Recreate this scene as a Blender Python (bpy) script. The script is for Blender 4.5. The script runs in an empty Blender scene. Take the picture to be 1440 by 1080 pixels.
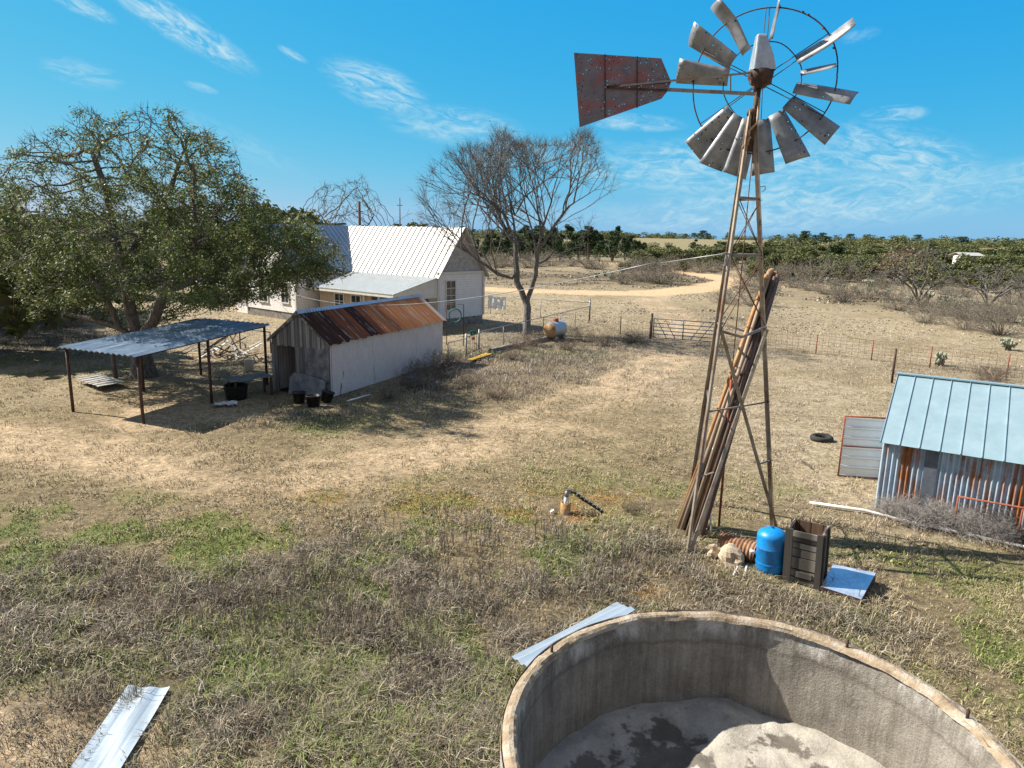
import bpy, math, random
import numpy as np
random.seed(7); RNG = np.random.default_rng(11)
PI = math.pi; R_ = math.radians
sc = bpy.context.scene; COL = sc.collection
# ------------------------------------------------------------------ camera geometry (1440x1080 photograph)
FPX = 1000.0; HC = 6.0; PITCH = math.atan(0.210); ROLL = R_(1.2)
cP, sP = math.cos(PITCH), math.sin(PITCH)
def ray(px, py):
    x = (px-720)/FPX; y = (540-py)/FPX
    x, y = x*math.cos(ROLL)-y*math.sin(ROLL), x*math.sin(ROLL)+y*math.cos(ROLL)
    return np.array([x, cP+y*sP, -sP+y*cP])
def G(px, py, z=0.0):                 # point on the level z seen at a pixel
    r = ray(px, py); t = (z-HC)/r[2]; return np.array([0, 0, HC])+t*r
def D(px, py, Y):                     # point at depth Y seen at a pixel
    r = ray(px, py); return np.array([0, 0, HC])+r*Y/r[1]
def A(*p): return np.array(p, float)
def unit(v): v = np.asarray(v, float); return v/np.linalg.norm(v)
SUN_EL = R_(42.5); SHADOW_AZ = R_(-17.5)     # the direction shadows fall on the ground
TO_SUN = A(-math.cos(SUN_EL)*math.cos(SHADOW_AZ), -math.cos(SUN_EL)*math.sin(SHADOW_AZ), math.sin(SUN_EL))
# ------------------------------------------------------------------ mesh helpers
class MB:
    def __init__(s): s.v = []; s.f = []; s.uv = []; s.n = 0; s.smooth = []
    def add(s, V, F, uv=None, smooth=False):
        V = np.asarray(V, float); o = s.n
        s.v.append(V); s.n += len(V)
        for f in F: s.f.append([i+o for i in f]); s.smooth.append(smooth)
        s.uv.append(np.zeros((len(V), 2)) if uv is None else np.asarray(uv, float))
        return s
    def box(s, c, size, rz=0.0, ax=None):
        c = np.asarray(c, float)
        if ax is None: ax = (A(math.cos(rz), math.sin(rz), 0), A(-math.sin(rz), math.cos(rz), 0), A(0, 0, 1))
        V = []; uv = []
        for i in (-.5, .5):
            for j in (-.5, .5):
                for k in (-.5, .5):
                    V.append(c+ax[0]*size[0]*i+ax[1]*size[1]*j+ax[2]*size[2]*k); uv.append((size[0]*i+size[1]*j, size[2]*k))
        F = [(0, 1, 3, 2), (4, 6, 7, 5), (0, 4, 5, 1), (2, 3, 7, 6), (0, 2, 6, 4), (1, 5, 7, 3)]
        return s.add(V, F, uv)
    def bar(s, p, q, w, h=None, up=(0, 0, 1)):           # rectangular bar from p to q
        p = np.asarray(p, float); q = np.asarray(q, float); d = q-p; L = np.linalg.norm(d); d = d/L
        up = np.asarray(up, float)
        if abs(d@up) > .98: up = A(1, 0, 0)
        x = unit(np.cross(d, up)); y = np.cross(x, d)
        return s.box((p+q)/2, (L, w, h or w), ax=(d, x, y))
    def angle(s, p, q, w, t, up):                        # L-section bar
        p = np.asarray(p, float); q = np.asarray(q, float); d = unit(q-p); x = unit(np.cross(d, up)); y = np.cross(x, d)
        L = np.linalg.norm(q-p); m = (p+q)/2
        s.box(m+x*w/2, (L, w, t), ax=(d, x, y)); s.box(m+y*(w/2+t/2+.001), (L, t, w), ax=(d, x, y)); return s
    def tube(s, pts, rad, n=8, cap=True):
        pts = np.asarray(pts, float); m = len(pts)
        rad = np.full(m, rad) if np.isscalar(rad) else np.asarray(rad, float)
        V, F = tube_np(pts, rad, n)
        F = [tuple(f) for f in F]
        if cap: F += [tuple(range(n-1, -1, -1)), tuple((m-1)*n+i for i in range(n))]
        return s.add(V, F, smooth=True)
    def lathe(s, c, prof, n=24, axis=(0, 0, 1), xdir=None):
        c = np.asarray(c, float); a = unit(axis); x = unit(np.cross(a, A(0, 1, 0.1))) if xdir is None else unit(xdir); y = np.cross(a, x)
        V = []; F = []
        for r, z in prof:
            for i in range(n):
                t = 2*PI*i/n; V.append(c+a*z+x*r*math.cos(t)+y*r*math.sin(t))
        for j in range(len(prof)-1):
            for i in range(n): F.append((j*n+i, j*n+(i+1) % n, (j+1)*n+(i+1) % n, (j+1)*n+i))
        return s.add(V, F, smooth=True)
    def poly(s, pts, th=0.0):                            # flat polygon, optionally with thickness
        P = np.asarray(pts, float); n = len(P); nn = unit(np.cross(P[1]-P[0], P[-1]-P[0]))
        x = unit(P[1]-P[0]); y = np.cross(nn, x); uv = np.c_[(P-P[0])@x, (P-P[0])@y]
        if th == 0: return s.add(P, [tuple(range(n))], uv)
        V = np.r_[P, P-nn*th]; F = [tuple(range(n)), tuple(range(2*n-1, n-1, -1))]+[(i, i+n, (i+1) % n+n, (i+1) % n) for i in range(n)]
        return s.add(V, F, np.r_[uv, uv])
    def sheet(s, P0, U, V, waves, amp, prof='sin', per=6, jag=0.0, rows=2, warp=0.0):   # corrugated sheet, uv in metres
        P0 = np.asarray(P0, float); U = np.asarray(U, float); V = np.asarray(V, float); N = unit(np.cross(U, V))
        nu = waves*per+1; lu = np.linalg.norm(U); lv = np.linalg.norm(V)
        t = np.linspace(0, 1, nu); ph = t*waves
        if prof == 'sin': h = np.sin(ph*2*PI)*amp
        elif prof == 'rib': h = np.where((ph % 1) < .22, amp, 0.0)
        elif prof == 'tri': h = np.abs((ph % 1)-.5)*2*amp
        vv = np.linspace(0, 1, rows); Vs = []; uv = []
        for k in vv:
            j = (np.interp(t, np.linspace(0, 1, waves+1), RNG.uniform(-jag, jag, waves+1)) if jag and k in (0., 1.) else 0)
            w = warp*np.sin(t*9+k*4)*np.sin(t*3.1-k*2) if warp else 0
            Vs.append(P0+np.outer(t, U)+np.outer(np.full(nu, k)+j, V)+np.outer(h+w, N)); uv.append(np.c_[t*lu, np.full(nu, k*lv)])
        F = [(r*nu+i, r*nu+i+1, (r+1)*nu+i+1, (r+1)*nu+i) for r in range(rows-1) for i in range(nu-1)]
        return s.add(np.concatenate(Vs), F, np.concatenate(uv), smooth=(prof == 'sin'))
    def build(s, name, m, parent=None, base=None, loc=None):
        V = np.concatenate(s.v) if s.v else np.zeros((0, 3))
        if base is not None: V = V-np.asarray(base, float)
        me = bpy.data.meshes.new(name); me.from_pydata(V.tolist(), [], s.f); 
        uvl = me.uv_layers.new(name='UVMap'); uv = np.concatenate(s.uv)
        li = np.zeros(len(me.loops), dtype=np.int32); me.loops.foreach_get('vertex_index', li)
        uvl.data.foreach_set('uv', uv[li].astype(np.float32).ravel())
        me.polygons.foreach_set('use_smooth', np.array(s.smooth, dtype=bool))
        me.update()
        o = bpy.data.objects.new(name, me); COL.objects.link(o)
        me.materials.append(m)
        if parent is not None: o.parent = parent
        if base is not None and parent is None: o.location = base
        if loc is not None: o.location = loc
        return o
def tube_np(pts, rad, n):
    m = len(pts); T = np.zeros_like(pts)
    T[1:-1] = pts[2:]-pts[:-2]; T[0] = pts[1]-pts[0]; T[-1] = pts[-1]-pts[-2]
    T /= np.maximum(np.linalg.norm(T, axis=1, keepdims=True), 1e-9)
    ref = A(1, 0, 0) if abs(T[0][2]) > .7 else A(0, 0, 1)
    x = unit(np.cross(T[0], ref)); V = np.zeros((m*n, 3)); ang = np.arange(n)*2*PI/n; ca, sa = np.cos(ang), np.sin(ang)
    for i in range(m):
        x = x-T[i]*(x@T[i]); x = x/max(np.linalg.norm(x), 1e-9); y = np.cross(T[i], x)
        V[i*n:(i+1)*n] = pts[i]+rad[i]*(np.outer(ca, x)+np.outer(sa, y))
    i = np.arange(n); j = (i+1) % n
    F = np.concatenate([np.c_[k*n+i, k*n+j, (k+1)*n+j, (k+1)*n+i] for k in range(m-1)]) if m > 1 else np.zeros((0, 4), int)
    return V, F
def np_obj(name, V, F, mtl, colr=None, parent=None, smooth=False, loc=None):
    """fast mesh: V (n,3), F (m,k) of one polygon size, colr (n,3) per-vertex colour"""
    V = np.ascontiguousarray(V, np.float32); F = np.ascontiguousarray(F, np.int32); m, k = F.shape
    me = bpy.data.meshes.new(name); me.vertices.add(len(V)); me.vertices.foreach_set('co', V.ravel())
    me.loops.add(m*k); me.loops.foreach_set('vertex_index', F.ravel())
    me.polygons.add(m); me.polygons.foreach_set('loop_start', np.arange(0, m*k, k, dtype=np.int32)); me.polygons.foreach_set('loop_total', np.full(m, k, np.int32))
    if smooth: me.polygons.foreach_set('use_smooth', np.ones(m, bool))
    if colr is not None:
        at = me.color_attributes.new('Col', 'FLOAT_COLOR', 'POINT')
        at.data.foreach_set('color', np.c_[colr, np.ones(len(V))].astype(np.float32).ravel())
    me.update(calc_edges=True); me.validate()
    o = bpy.data.objects.new(name, me); COL.objects.link(o); me.materials.append(mtl)
    if parent is not None: o.parent = parent
    if loc is not None: o.location = loc
    return o
def tag(o, label=None, cat=None, group=None, kind=None):
    if label: o['label'] = label
    if cat: o['category'] = cat
    if group: o['group'] = group
    if kind: o['kind'] = kind
    return o
def thing(name, label, cat, loc=(0, 0, 0), rz=0.0, group=None):
    o = bpy.data.objects.new(name, None); COL.objects.link(o); o.empty_display_size = .2
    o.location = loc; o.rotation_euler = (0, 0, rz); return tag(o, label, cat, group)
def dup(src, loc, rz=0.0, sc_=1.0, label=None, group=None):
    def cp(o, par):
        c = o.copy(); COL.objects.link(c)
        if par is not None: c.parent = par
        for ch in list(o.children): cp(ch, c)
        return c
    r = cp(src, None); r.location = loc; r.rotation_euler = (0, 0, rz)
    r.scale = (sc_,)*3 if np.isscalar(sc_) else sc_
    if label: r['label'] = label
    if group: r['group'] = group
    return r
# ------------------------------------------------------------------ noise in numpy
def vnoise(x, y, seed=0):
    xi = np.floor(x).astype(np.int64); yi = np.floor(y).astype(np.int64); fx = x-xi; fy = y-yi
    fx = fx*fx*(3-2*fx); fy = fy*fy*(3-2*fy)
    def h(a, b):
        n = (a*374761393+b*668265263+seed*974711) & 0x7fffffff; n = ((n ^ (n >> 13))*1274126177) & 0x7fffffff
        return ((n ^ (n >> 16)) & 0xffff)/65535.0
    return (h(xi, yi)*(1-fx)+h(xi+1, yi)*fx)*(1-fy)+(h(xi, yi+1)*(1-fx)+h(xi+1, yi+1)*fx)*fy
def fbm(x, y, s, seed=0, oc=4):
    t = 0; a = .5; tot = 0
    for k in range(oc): t = t+a*vnoise(x/s*2**k+17.3*k, y/s*2**k-9.1*k, seed+k); tot += a; a *= .55
    return t/tot
def sstep(a, b, x): t = np.clip((x-a)/(b-a), 0, 1); return t*t*(3-2*t)
# ------------------------------------------------------------------ materials
def newmat(name):
    m = bpy.data.materials.new(name); m.use_nodes = True; nt = m.node_tree; nt.nodes.clear()
    out = nt.nodes.new('ShaderNodeOutputMaterial'); b = nt.nodes.new('ShaderNodeBsdfPrincipled'); nt.links.new(b.outputs[0], out.inputs[0])
    return m, nt, b, out
def N(nt, t, **kw):
    n = nt.nodes.new(t)
    for k, v in kw.items(): setattr(n, k, v)
    return n
def noise(nt, vec, scale, detail=5, rough=.6, stretch=None):
    if stretch is not None:
        mp = N(nt, 'ShaderNodeMapping'); mp.inputs['Scale'].default_value = stretch; nt.links.new(vec, mp.inputs[0]); vec = mp.outputs[0]
    n = N(nt, 'ShaderNodeTexNoise'); n.inputs['Scale'].default_value = scale; n.inputs['Detail'].default_value = detail; n.inputs['Roughness'].default_value = rough
    nt.links.new(vec, n.inputs['Vector']); return n.outputs['Fac']
def ramp(nt, fac, stops, interp='LINEAR'):
    r = N(nt, 'ShaderNodeValToRGB'); r.color_ramp.interpolation = interp; e = r.color_ramp.elements
    while len(e) < len(stops): e.new(.5)
    for el, (p, c) in zip(e, stops): el.position = p; el.color = (*c, 1) if len(c) == 3 else c
    nt.links.new(fac, r.inputs[0]); return r.outputs[0]
def mix(nt, fac, a, b, mode='MIX'):
    m = N(nt, 'ShaderNodeMix', data_type='RGBA', blend_type=mode)
    for sock, val in ((m.inputs[0], fac), (m.inputs[6], a), (m.inputs[7], b)):
        if hasattr(val, 'is_output'): nt.links.new(val, sock)
        elif isinstance(val, (tuple, list)): sock.default_value = (*val, 1)
        else: sock.default_value = val
    return m.outputs[2]
def math_(nt, op, a, b=0.0, clamp=False):
    m = N(nt, 'ShaderNodeMath', operation=op, use_clamp=clamp)
    for sock, val in ((m.inputs[0], a), (m.inputs[1], b)):
        if hasattr(val, 'is_output'): nt.links.new(val, sock)
        else: sock.default_value = val
    return m.outputs[0]
def step_(nt, x, a, b):
    m = N(nt, 'ShaderNodeMapRange', interpolation_type='SMOOTHSTEP'); m.inputs[1].default_value = a; m.inputs[2].default_value = b
    nt.links.new(x, m.inputs[0]); return m.outputs[0]
def bump(nt, b, h, strength=.4, dist=.02):
    n = N(nt, 'ShaderNodeBump'); n.inputs['Strength'].default_value = strength; n.inputs['Distance'].default_value = dist
    nt.links.new(h, n.inputs['Height']); nt.links.new(n.outputs[0], b.inputs['Normal'])
def coord(nt, kind='Object'): return N(nt, 'ShaderNodeTexCoord').outputs[kind]
def setc(nt, b, c):
    if hasattr(c, 'is_output'): nt.links.new(c, b.inputs['Base Color'])
    else: b.inputs['Base Color'].default_value = (*c, 1)
def weathered(name, c1, c2, c3=None, scale=3, rough=.7, metal=0.0, bs=.3, bd=.01, stretch=None, kind='Object', lo=.35, hi=.65, spec=None):
    m, nt, b, _ = newmat(name); v = coord(nt, kind)
    f = noise(nt, v, scale, 7, .65, stretch); c = ramp(nt, f, [(lo, c1), (hi, c2)] if c3 is None else [(lo, c1), ((lo+hi)/2, c2), (hi, c3)])
    g = noise(nt, v, scale*9, 4, .7); c = mix(nt, .5, c, ramp(nt, g, [(.3, (.62,)*3), (.7, (1.25,)*3)]), 'MULTIPLY')
    setc(nt, b, c); b.inputs['Roughness'].default_value = rough; b.inputs['Metallic'].default_value = metal
    if spec is not None: b.inputs['Specular IOR Level'].default_value = spec
    if bs: bump(nt, b, g, bs, bd)
    return m
def rustmetal(name, base, rust, amount=.5, metal=.5, rough=.5, su=4.0, sv=.6, base2=None, extra=None):
    """sheet metal with streaks of rust along v of the uv map"""
    m, nt, b, _ = newmat(name); v = coord(nt, 'UV'); ob = coord(nt, 'Object')
    st = noise(nt, v, 1.0, 6, .7, (su, sv, 1)); pt = noise(nt, ob, 1.3, 5, .65)
    f = math_(nt, 'ADD', math_(nt, 'MULTIPLY', st, .65), math_(nt, 'MULTIPLY', pt, .35))
    fac = step_(nt, f, .62-amount*.3, .72-amount*.3)
    bc = ramp(nt, noise(nt, ob, 2.2, 6, .7) if not extra else noise(nt, v, 1.0, 6, .8, extra), [(.3, base2 or tuple(x*.8 for x in base)), (.7, base)])
    rc = ramp(nt, noise(nt, v, 2.0, 6, .7, (su*.7, sv, 1)), [(.25, rust[0]), (.5, rust[1]), (.75, rust[2])])
    setc(nt, b, mix(nt, fac, bc, rc)); g = noise(nt, ob, 30, 4, .7)
    mm = N(nt, 'ShaderNodeMix', data_type='FLOAT'); nt.links.new(fac, mm.inputs[0]); mm.inputs[2].default_value = metal; mm.inputs[3].default_value = 0.0
    nt.links.new(mm.outputs[0], b.inputs['Metallic'])
    mr = N(nt, 'ShaderNodeMix', data_type='FLOAT'); nt.links.new(fac, mr.inputs[0]); mr.inputs[2].default_value = rough; mr.inputs[3].default_value = .85
    nt.links.new(mr.outputs[0], b.inputs['Roughness']); bump(nt, b, g, .15, .005)
    return m
def leafmat(name, trans=.3, rough=.55, spec=.4):
    m, nt, b, out = newmat(name); at = N(nt, 'ShaderNodeAttribute', attribute_name='Col')
    nt.links.new(at.outputs['Color'], b.inputs['Base Color']); b.inputs['Roughness'].default_value = rough; b.inputs['Specular IOR Level'].default_value = spec
    if trans:
        t = N(nt, 'ShaderNodeBsdfTranslucent'); nt.links.new(at.outputs['Color'], t.inputs[0]); ms = N(nt, 'ShaderNodeMixShader'); ms.inputs[0].default_value = trans
        nt.links.new(b.outputs[0], ms.inputs[1]); nt.links.new(t.outputs[0], ms.inputs[2]); nt.links.new(ms.outputs[0], out.inputs[0])
    return m
RUST = ((.05, .022, .012), (.17, .065, .025), (.36, .16, .06))
RUSTO = ((.10, .04, .018), (.33, .12, .035), (.55, .27, .10))
M = {}
M['bark'] = weathered('oak_bark', (.06, .054, .048), (.23, .20, .175), scale=5, stretch=(3, 3, .7), rough=.95, bs=.8, bd=.04)
M['twig'] = weathered('bare_bark', (.065, .059, .054), (.22, .205, .19), scale=4, stretch=(3, 3, .7), rough=.95, bs=.4)
M['greytwig'] = weathered('grey_brush_wood', (.13, .11, .085), (.31, .275, .22), scale=6, rough=.95, bs=0)
M['leaf'] = leafmat('oak_leaf', .3, .55, .3); M['grass'] = leafmat('grass_blade', 0, .8, .15); M['farleaf'] = leafmat('far_foliage', .15, .7, .2)
M['palebrush'] = weathered('pale_dry_twigs', (.28, .25, .23), (.52, .49, .47), scale=6, rough=.95, bs=0)
M['brownbrush'] = weathered('brown_dry_twigs', (.13, .10, .075), (.30, .24, .18), scale=6, rough=.95, bs=0)
M['pad'] = weathered('cactus_pad', (.20, .225, .145), (.34, .36, .27), scale=5, rough=.6, bs=.2)
M['galv'] = weathered('galvanised_tower_steel', (.16, .155, .16), (.30, .28, .27), (.26, .15, .08), scale=2.2, rough=.5, metal=.35, bs=.2, bd=.004)
M['legsteel'] = weathered('weathered_leg_steel', (.42, .36, .29), (.33, .27, .21), (.20, .10, .05), scale=2.0, rough=.5, metal=.25, bs=.2, bd=.004)
M['rod'] = weathered('rusty_rod', (.07, .035, .022), (.20, .10, .055), scale=4, rough=.8, bs=.2)
M['darkiron'] = weathered('dark_rusty_iron', (.035, .022, .02), (.12, .06, .04), scale=6, rough=.7, metal=.2, bs=.4)
M['hood'] = weathered('hood_sheet_steel', (.38, .42, .46), (.58, .60, .62), scale=2, rough=.4, metal=.55, bs=.1)
M['concrete'] = None
# sheet metal of the house, sheds and carport
M['whiteroof'] = rustmetal('white_metal_roof', (.50, .485, .455), RUSTO, .10, .0, .5, 2, .3, (.41, .395, .36))
M['porchroof'] = rustmetal('porch_metal_roof', (.68, .72, .72), RUSTO, .12, .25, .4, 2, .3, (.56, .60, .62))
M['blueroof'] = rustmetal('shed_galvanised_roof', (.36, .50, .56), RUST, .06, .3, .5, 1, .3, (.27, .40, .46))
M['carportroof'] = rustmetal('carport_sheet', (.60, .74, .86), RUST, .12, .35, .4, 5, .3, (.08, .17, .33), (5, .55, 1))  # pale and deep blue streaks paint in sun dapple and sky reflection
M['corr'] = rustmetal('rust_streaked_corrugated_wall', (.55, .68, .78), RUSTO, .50, .25, .45, 3.4, .10, (.32, .44, .57))
M['clap'] = None
M['wood'] = None
M['blackplastic'] = weathered('black_plastic', (.012, .012, .013), (.03, .03, .032), scale=5, rough=.5, bs=.05)
M['bluepaint'] = weathered('blue_tank_paint', (.03, .17, .42), (.0, .24, .66), (.02, .30, .70), scale=2.2, rough=.42, bs=.03, spec=.5)
M['white'] = weathered('white_pvc', (.72, .71, .68), (.85, .84, .82), scale=6, rough=.5, bs=.05)
M['redpipe'] = weathered('red_rust_frame', (.22, .05, .025), (.36, .10, .05), scale=5, rough=.75, bs=.2)
M['rock'] = weathered('tan_limestone', (.42, .32, .21), (.66, .54, .40), scale=3.5, rough=.95, bs=.8, bd=.03)
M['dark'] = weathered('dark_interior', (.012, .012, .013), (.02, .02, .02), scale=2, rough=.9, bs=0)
M['glass'] = weathered('old_window_glass', (.03, .04, .05), (.06, .07, .08), scale=1, rough=.08, bs=0, spec=.8)
M['trim'] = weathered('painted_trim', (.62, .60, .56), (.75, .73, .70), scale=4, rough=.6, bs=.1)
M['stone'] = weathered('foundation_stone', (.12, .11, .10), (.34, .31, .28), scale=4, rough=.95, bs=.6, bd=.03)
M['fencemetal'] = weathered('fence_galvanised', (.20, .20, .21), (.38, .38, .38), scale=5, rough=.5, metal=.4, bs=.1)
M['gatepaint'] = weathered('blue_grey_gate_paint', (.05, .085, .15), (.09, .14, .22), scale=5, rough=.5, metal=.1, bs=.1)
M['tarp'] = weathered('white_tarp', (.62, .66, .70), (.82, .83, .85), scale=4, rough=.5, bs=.5, bd=.05)
M['yellow'] = weathered('yellow_plank', (.50, .30, .03), (.70, .44, .06), scale=5, rough=.7, bs=.2)
M['greenpaint'] = weathered('green_painted_tin', (.01, .12, .09), (.02, .2, .15), scale=4, rough=.6, bs=.1)
M['flower'] = weathered('red_orange_flowers', (.5, .05, .02), (.75, .16, .04), scale=9, rough=.7, bs=.1)
M['propane'] = rustmetal('silver_tank_paint', (.52, .53, .54), RUSTO, .26, .3, .45, 2, 2, (.42, .42, .43))
M['rustplate'] = weathered('yellow_rust', (.30, .14, .05), (.46, .28, .11), (.48, .43, .38), scale=3, rough=.8, bs=.2)
M['pole'] = weathered('utility_pole_wood', (.07, .05, .04), (.15, .115, .09), scale=4, stretch=(4, 4, .4), rough=.95, bs=.3)
M['rubber'] = weathered('old_tyre_rubber', (.014, .013, .013), (.05, .045, .04), scale=6, rough=.85, bs=.3)
M['sheetmetal'] = rustmetal('loose_galvanised_sheet', (.60, .66, .70), RUST, .05, .5, .36, 3, 1, (.46, .52, .57))
def mat_wood(name, c1, c2, c3, su=9.0, plank=.16):
    m, nt, b, _ = newmat(name); v = coord(nt, 'UV')
    f = noise(nt, v, 1.0, 7, .7, (su*2.5, .9, 1)); sep = N(nt, 'ShaderNodeSeparateXYZ'); nt.links.new(v, sep.inputs[0])
    cell = math_(nt, 'FLOOR', math_(nt, 'DIVIDE', sep.outputs[0], plank)); wn = N(nt, 'ShaderNodeTexWhiteNoise', noise_dimensions='1D'); nt.links.new(cell, wn.inputs['W'])
    fr = math_(nt, 'FRACT', math_(nt, 'DIVIDE', sep.outputs[0], plank)); gap = step_(nt, math_(nt, 'ABSOLUTE', math_(nt, 'SUBTRACT', fr, .5)), .44, .49)
    ff = math_(nt, 'ADD', math_(nt, 'MULTIPLY', f, .7), math_(nt, 'MULTIPLY', wn.outputs[0], .3))
    c = ramp(nt, ff, [(.3, c1), (.5, c2), (.72, c3)]); c = mix(nt, gap, c, tuple(x*.25 for x in c1)); setc(nt, b, c)
    b.inputs['Roughness'].default_value = .9; bump(nt, b, math_(nt, 'SUBTRACT', f, gap), .5, .01); return m
M['wood'] = mat_wood('weathered_grey_planks', (.085, .082, .085), (.20, .197, .20), (.46, .46, .47))
M['crate'] = mat_wood('weathered_crate_boards', (.27, .24, .20), (.44, .40, .35), (.60, .56, .50), 5, 5.0)
M['cratein'] = mat_wood('brown_crate_lining', (.06, .035, .02), (.15, .09, .055), (.25, .16, .10), 5, .2)
def mat_clap(name, c1, c2, lap=.16):
    m, nt, b, _ = newmat(name); v = coord(nt, 'Object'); sep = N(nt, 'ShaderNodeSeparateXYZ'); nt.links.new(v, sep.inputs[0])
    fr = math_(nt, 'FRACT', math_(nt, 'DIVIDE', sep.outputs[2], lap)); line = step_(nt, fr, .90, .97)
    f = noise(nt, v, 2.2, 6, .7); c = ramp(nt, f, [(.3, c1), (.65, c2)]); c = mix(nt, math_(nt, 'MULTIPLY', line, .45), c, (.18, .15, .13)); setc(nt, b, c)
    b.inputs['Roughness'].default_value = .7; bump(nt, b, math_(nt, 'SUBTRACT', 1.0, fr), .6, .02); return m
M['clap'] = mat_clap('white_clapboard', (.74, .71, .685), (.86, .84, .82))
M['shingle'] = weathered('gable_shingles', (.30, .29, .29), (.50, .48, .46), scale=5, rough=.85, bs=.5, bd=.02)
def mat_rustroof():
    m, nt, b, _ = newmat('rusty_corrugated_roof'); v = coord(nt, 'UV'); sep = N(nt, 'ShaderNodeSeparateXYZ'); nt.links.new(v, sep.inputs[0])
    u = sep.outputs[0]; fine = noise(nt, v, 1.0, 6, .75, (7, .35, 1)); cell = math_(nt, 'FLOOR', math_(nt, 'DIVIDE', u, .66)); wn = N(nt, 'ShaderNodeTexWhiteNoise', noise_dimensions='1D'); nt.links.new(cell, wn.inputs['W'])
    g = math_(nt, 'DIVIDE', u, 8.9); t = math_(nt, 'ADD', math_(nt, 'SUBTRACT', math_(nt, 'MULTIPLY', g, .62), .20), math_(nt, 'ADD', math_(nt, 'MULTIPLY', fine, .62), math_(nt, 'MULTIPLY', wn.outputs[0], .30)))  # dark front end paints the oak's shade into the rust colour
    c = ramp(nt, t, [(.36, (.06, .03, .024)), (.46, (.15, .06, .038)), (.58, (.30, .105, .045)), (.74, (.43, .18, .075)), (.90, (.50, .33, .22)), (1.0, (.6, .52, .46))])
    w = noise(nt, v, 1.0, 6, .8, (6, .5, 1.0)); c = mix(nt, step_(nt, w, .55, .62), c, (.40, .36, .34)); setc(nt, b, c)
    b.inputs['Roughness'].default_value = .9; b.inputs['Specular IOR Level'].default_value = .08; bump(nt, b, fine, .2, .01); return m
M['rustroof'] = mat_rustroof()
M['pinkwall'] = rustmetal('pale_painted_corrugated', (.68, .62, .59), ((.24, .20, .17), (.34, .29, .25), (.42, .37, .31)), .20, .0, .7, 3, .35, (.56, .50, .47))
def mat_concrete():
    m, nt, b, _ = newmat('old_tank_concrete'); v = coord(nt, 'Object'); sep = N(nt, 'ShaderNodeSeparateXYZ'); nt.links.new(v, sep.inputs[0])
    ang = N(nt, 'ShaderNodeMath', operation='ARCTAN2'); nt.links.new(sep.outputs[1], ang.inputs[0]); nt.links.new(sep.outputs[0], ang.inputs[1])
    cmb = N(nt, 'ShaderNodeCombineXYZ'); nt.links.new(math_(nt, 'MULTIPLY', ang.outputs[0], 2.4), cmb.inputs[0]); nt.links.new(sep.outputs[2], cmb.inputs[1])
    st = noise(nt, cmb.outputs[0], 1.0, 7, .7, (3.2, .55, 1)); bl = noise(nt, v, 1.6, 8, .7); gr = noise(nt, v, 34, 4, .75)
    c = ramp(nt, math_(nt, 'ADD', math_(nt, 'MULTIPLY', st, .5), math_(nt, 'MULTIPLY', bl, .5)), [(.32, (.12, .106, .092)), (.47, (.25, .226, .195)), (.60, (.36, .33, .285)), (.74, (.47, .44, .395))])
    dr = noise(nt, cmb.outputs[0], 1.0, 6, .75, (9, .35, 1)); c = mix(nt, .6, c, ramp(nt, dr, [(.34, (.55, .53, .50)), (.5, (1.0,)*3), (.66, (1.3, 1.28, 1.25))]), 'MULTIPLY')
    # pale limey band and runs under the rim, patchy; darker waterline stain below
    band = step_(nt, math_(nt, 'ADD', sep.outputs[2], math_(nt, 'MULTIPLY', st, .5)), 1.17, 1.36); pat = step_(nt, noise(nt, cmb.outputs[0], 1.0, 6, .7, (1.5, .5, 1)), .46, .60)
    c = mix(nt, math_(nt, 'MULTIPLY', band, pat), c, (.60, .57, .53))
    wl = math_(nt, 'ABSOLUTE', math_(nt, 'SUBTRACT', math_(nt, 'ADD', sep.outputs[2], math_(nt, 'MULTIPLY', bl, .3)), 1.05)); c = mix(nt, math_(nt, 'MULTIPLY', math_(nt, 'SUBTRACT', 1.0, step_(nt, wl, .0, .05)), .45), c, (.12, .10, .085))
    crk = N(nt, 'ShaderNodeTexVoronoi', feature='DISTANCE_TO_EDGE'); crk.inputs['Scale'].default_value = .9; 
    wv = N(nt, 'ShaderNodeVectorMath', operation='ADD'); nz = N(nt, 'ShaderNodeTexNoise'); nz.inputs['Scale'].default_value = 3; nt.links.new(v, nz.inputs['Vector']); nt.links.new(cmb.outputs[0], wv.inputs[0]); nt.links.new(nz.outputs['Color'], wv.inputs[1]); nt.links.new(wv.outputs[0], crk.inputs['Vector'])
    ck = math_(nt, 'SUBTRACT', 1.0, step_(nt, crk.outputs['Distance'], .004, .016)); c = mix(nt, math_(nt, 'MULTIPLY', ck, .18), c, (.45, .42, .38))
    c = mix(nt, .55, c, ramp(nt, gr, [(.3, (.6,)*3), (.7, (1.3,)*3)]), 'MULTIPLY'); setc(nt, b, c); b.inputs['Roughness'].default_value = .95; b.inputs['Specular IOR Level'].default_value = .2
    bump(nt, b, math_(nt, 'ADD', gr, math_(nt, 'MULTIPLY', bl, 1.5)), .9, .02); return m
M['concrete'] = mat_concrete()
M['rim'] = weathered('sandy_crumbling_rim', (.27, .20, .13), (.40, .31, .21), (.52, .46, .38), scale=4, rough=.95, bs=.9, bd=.02)
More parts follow.
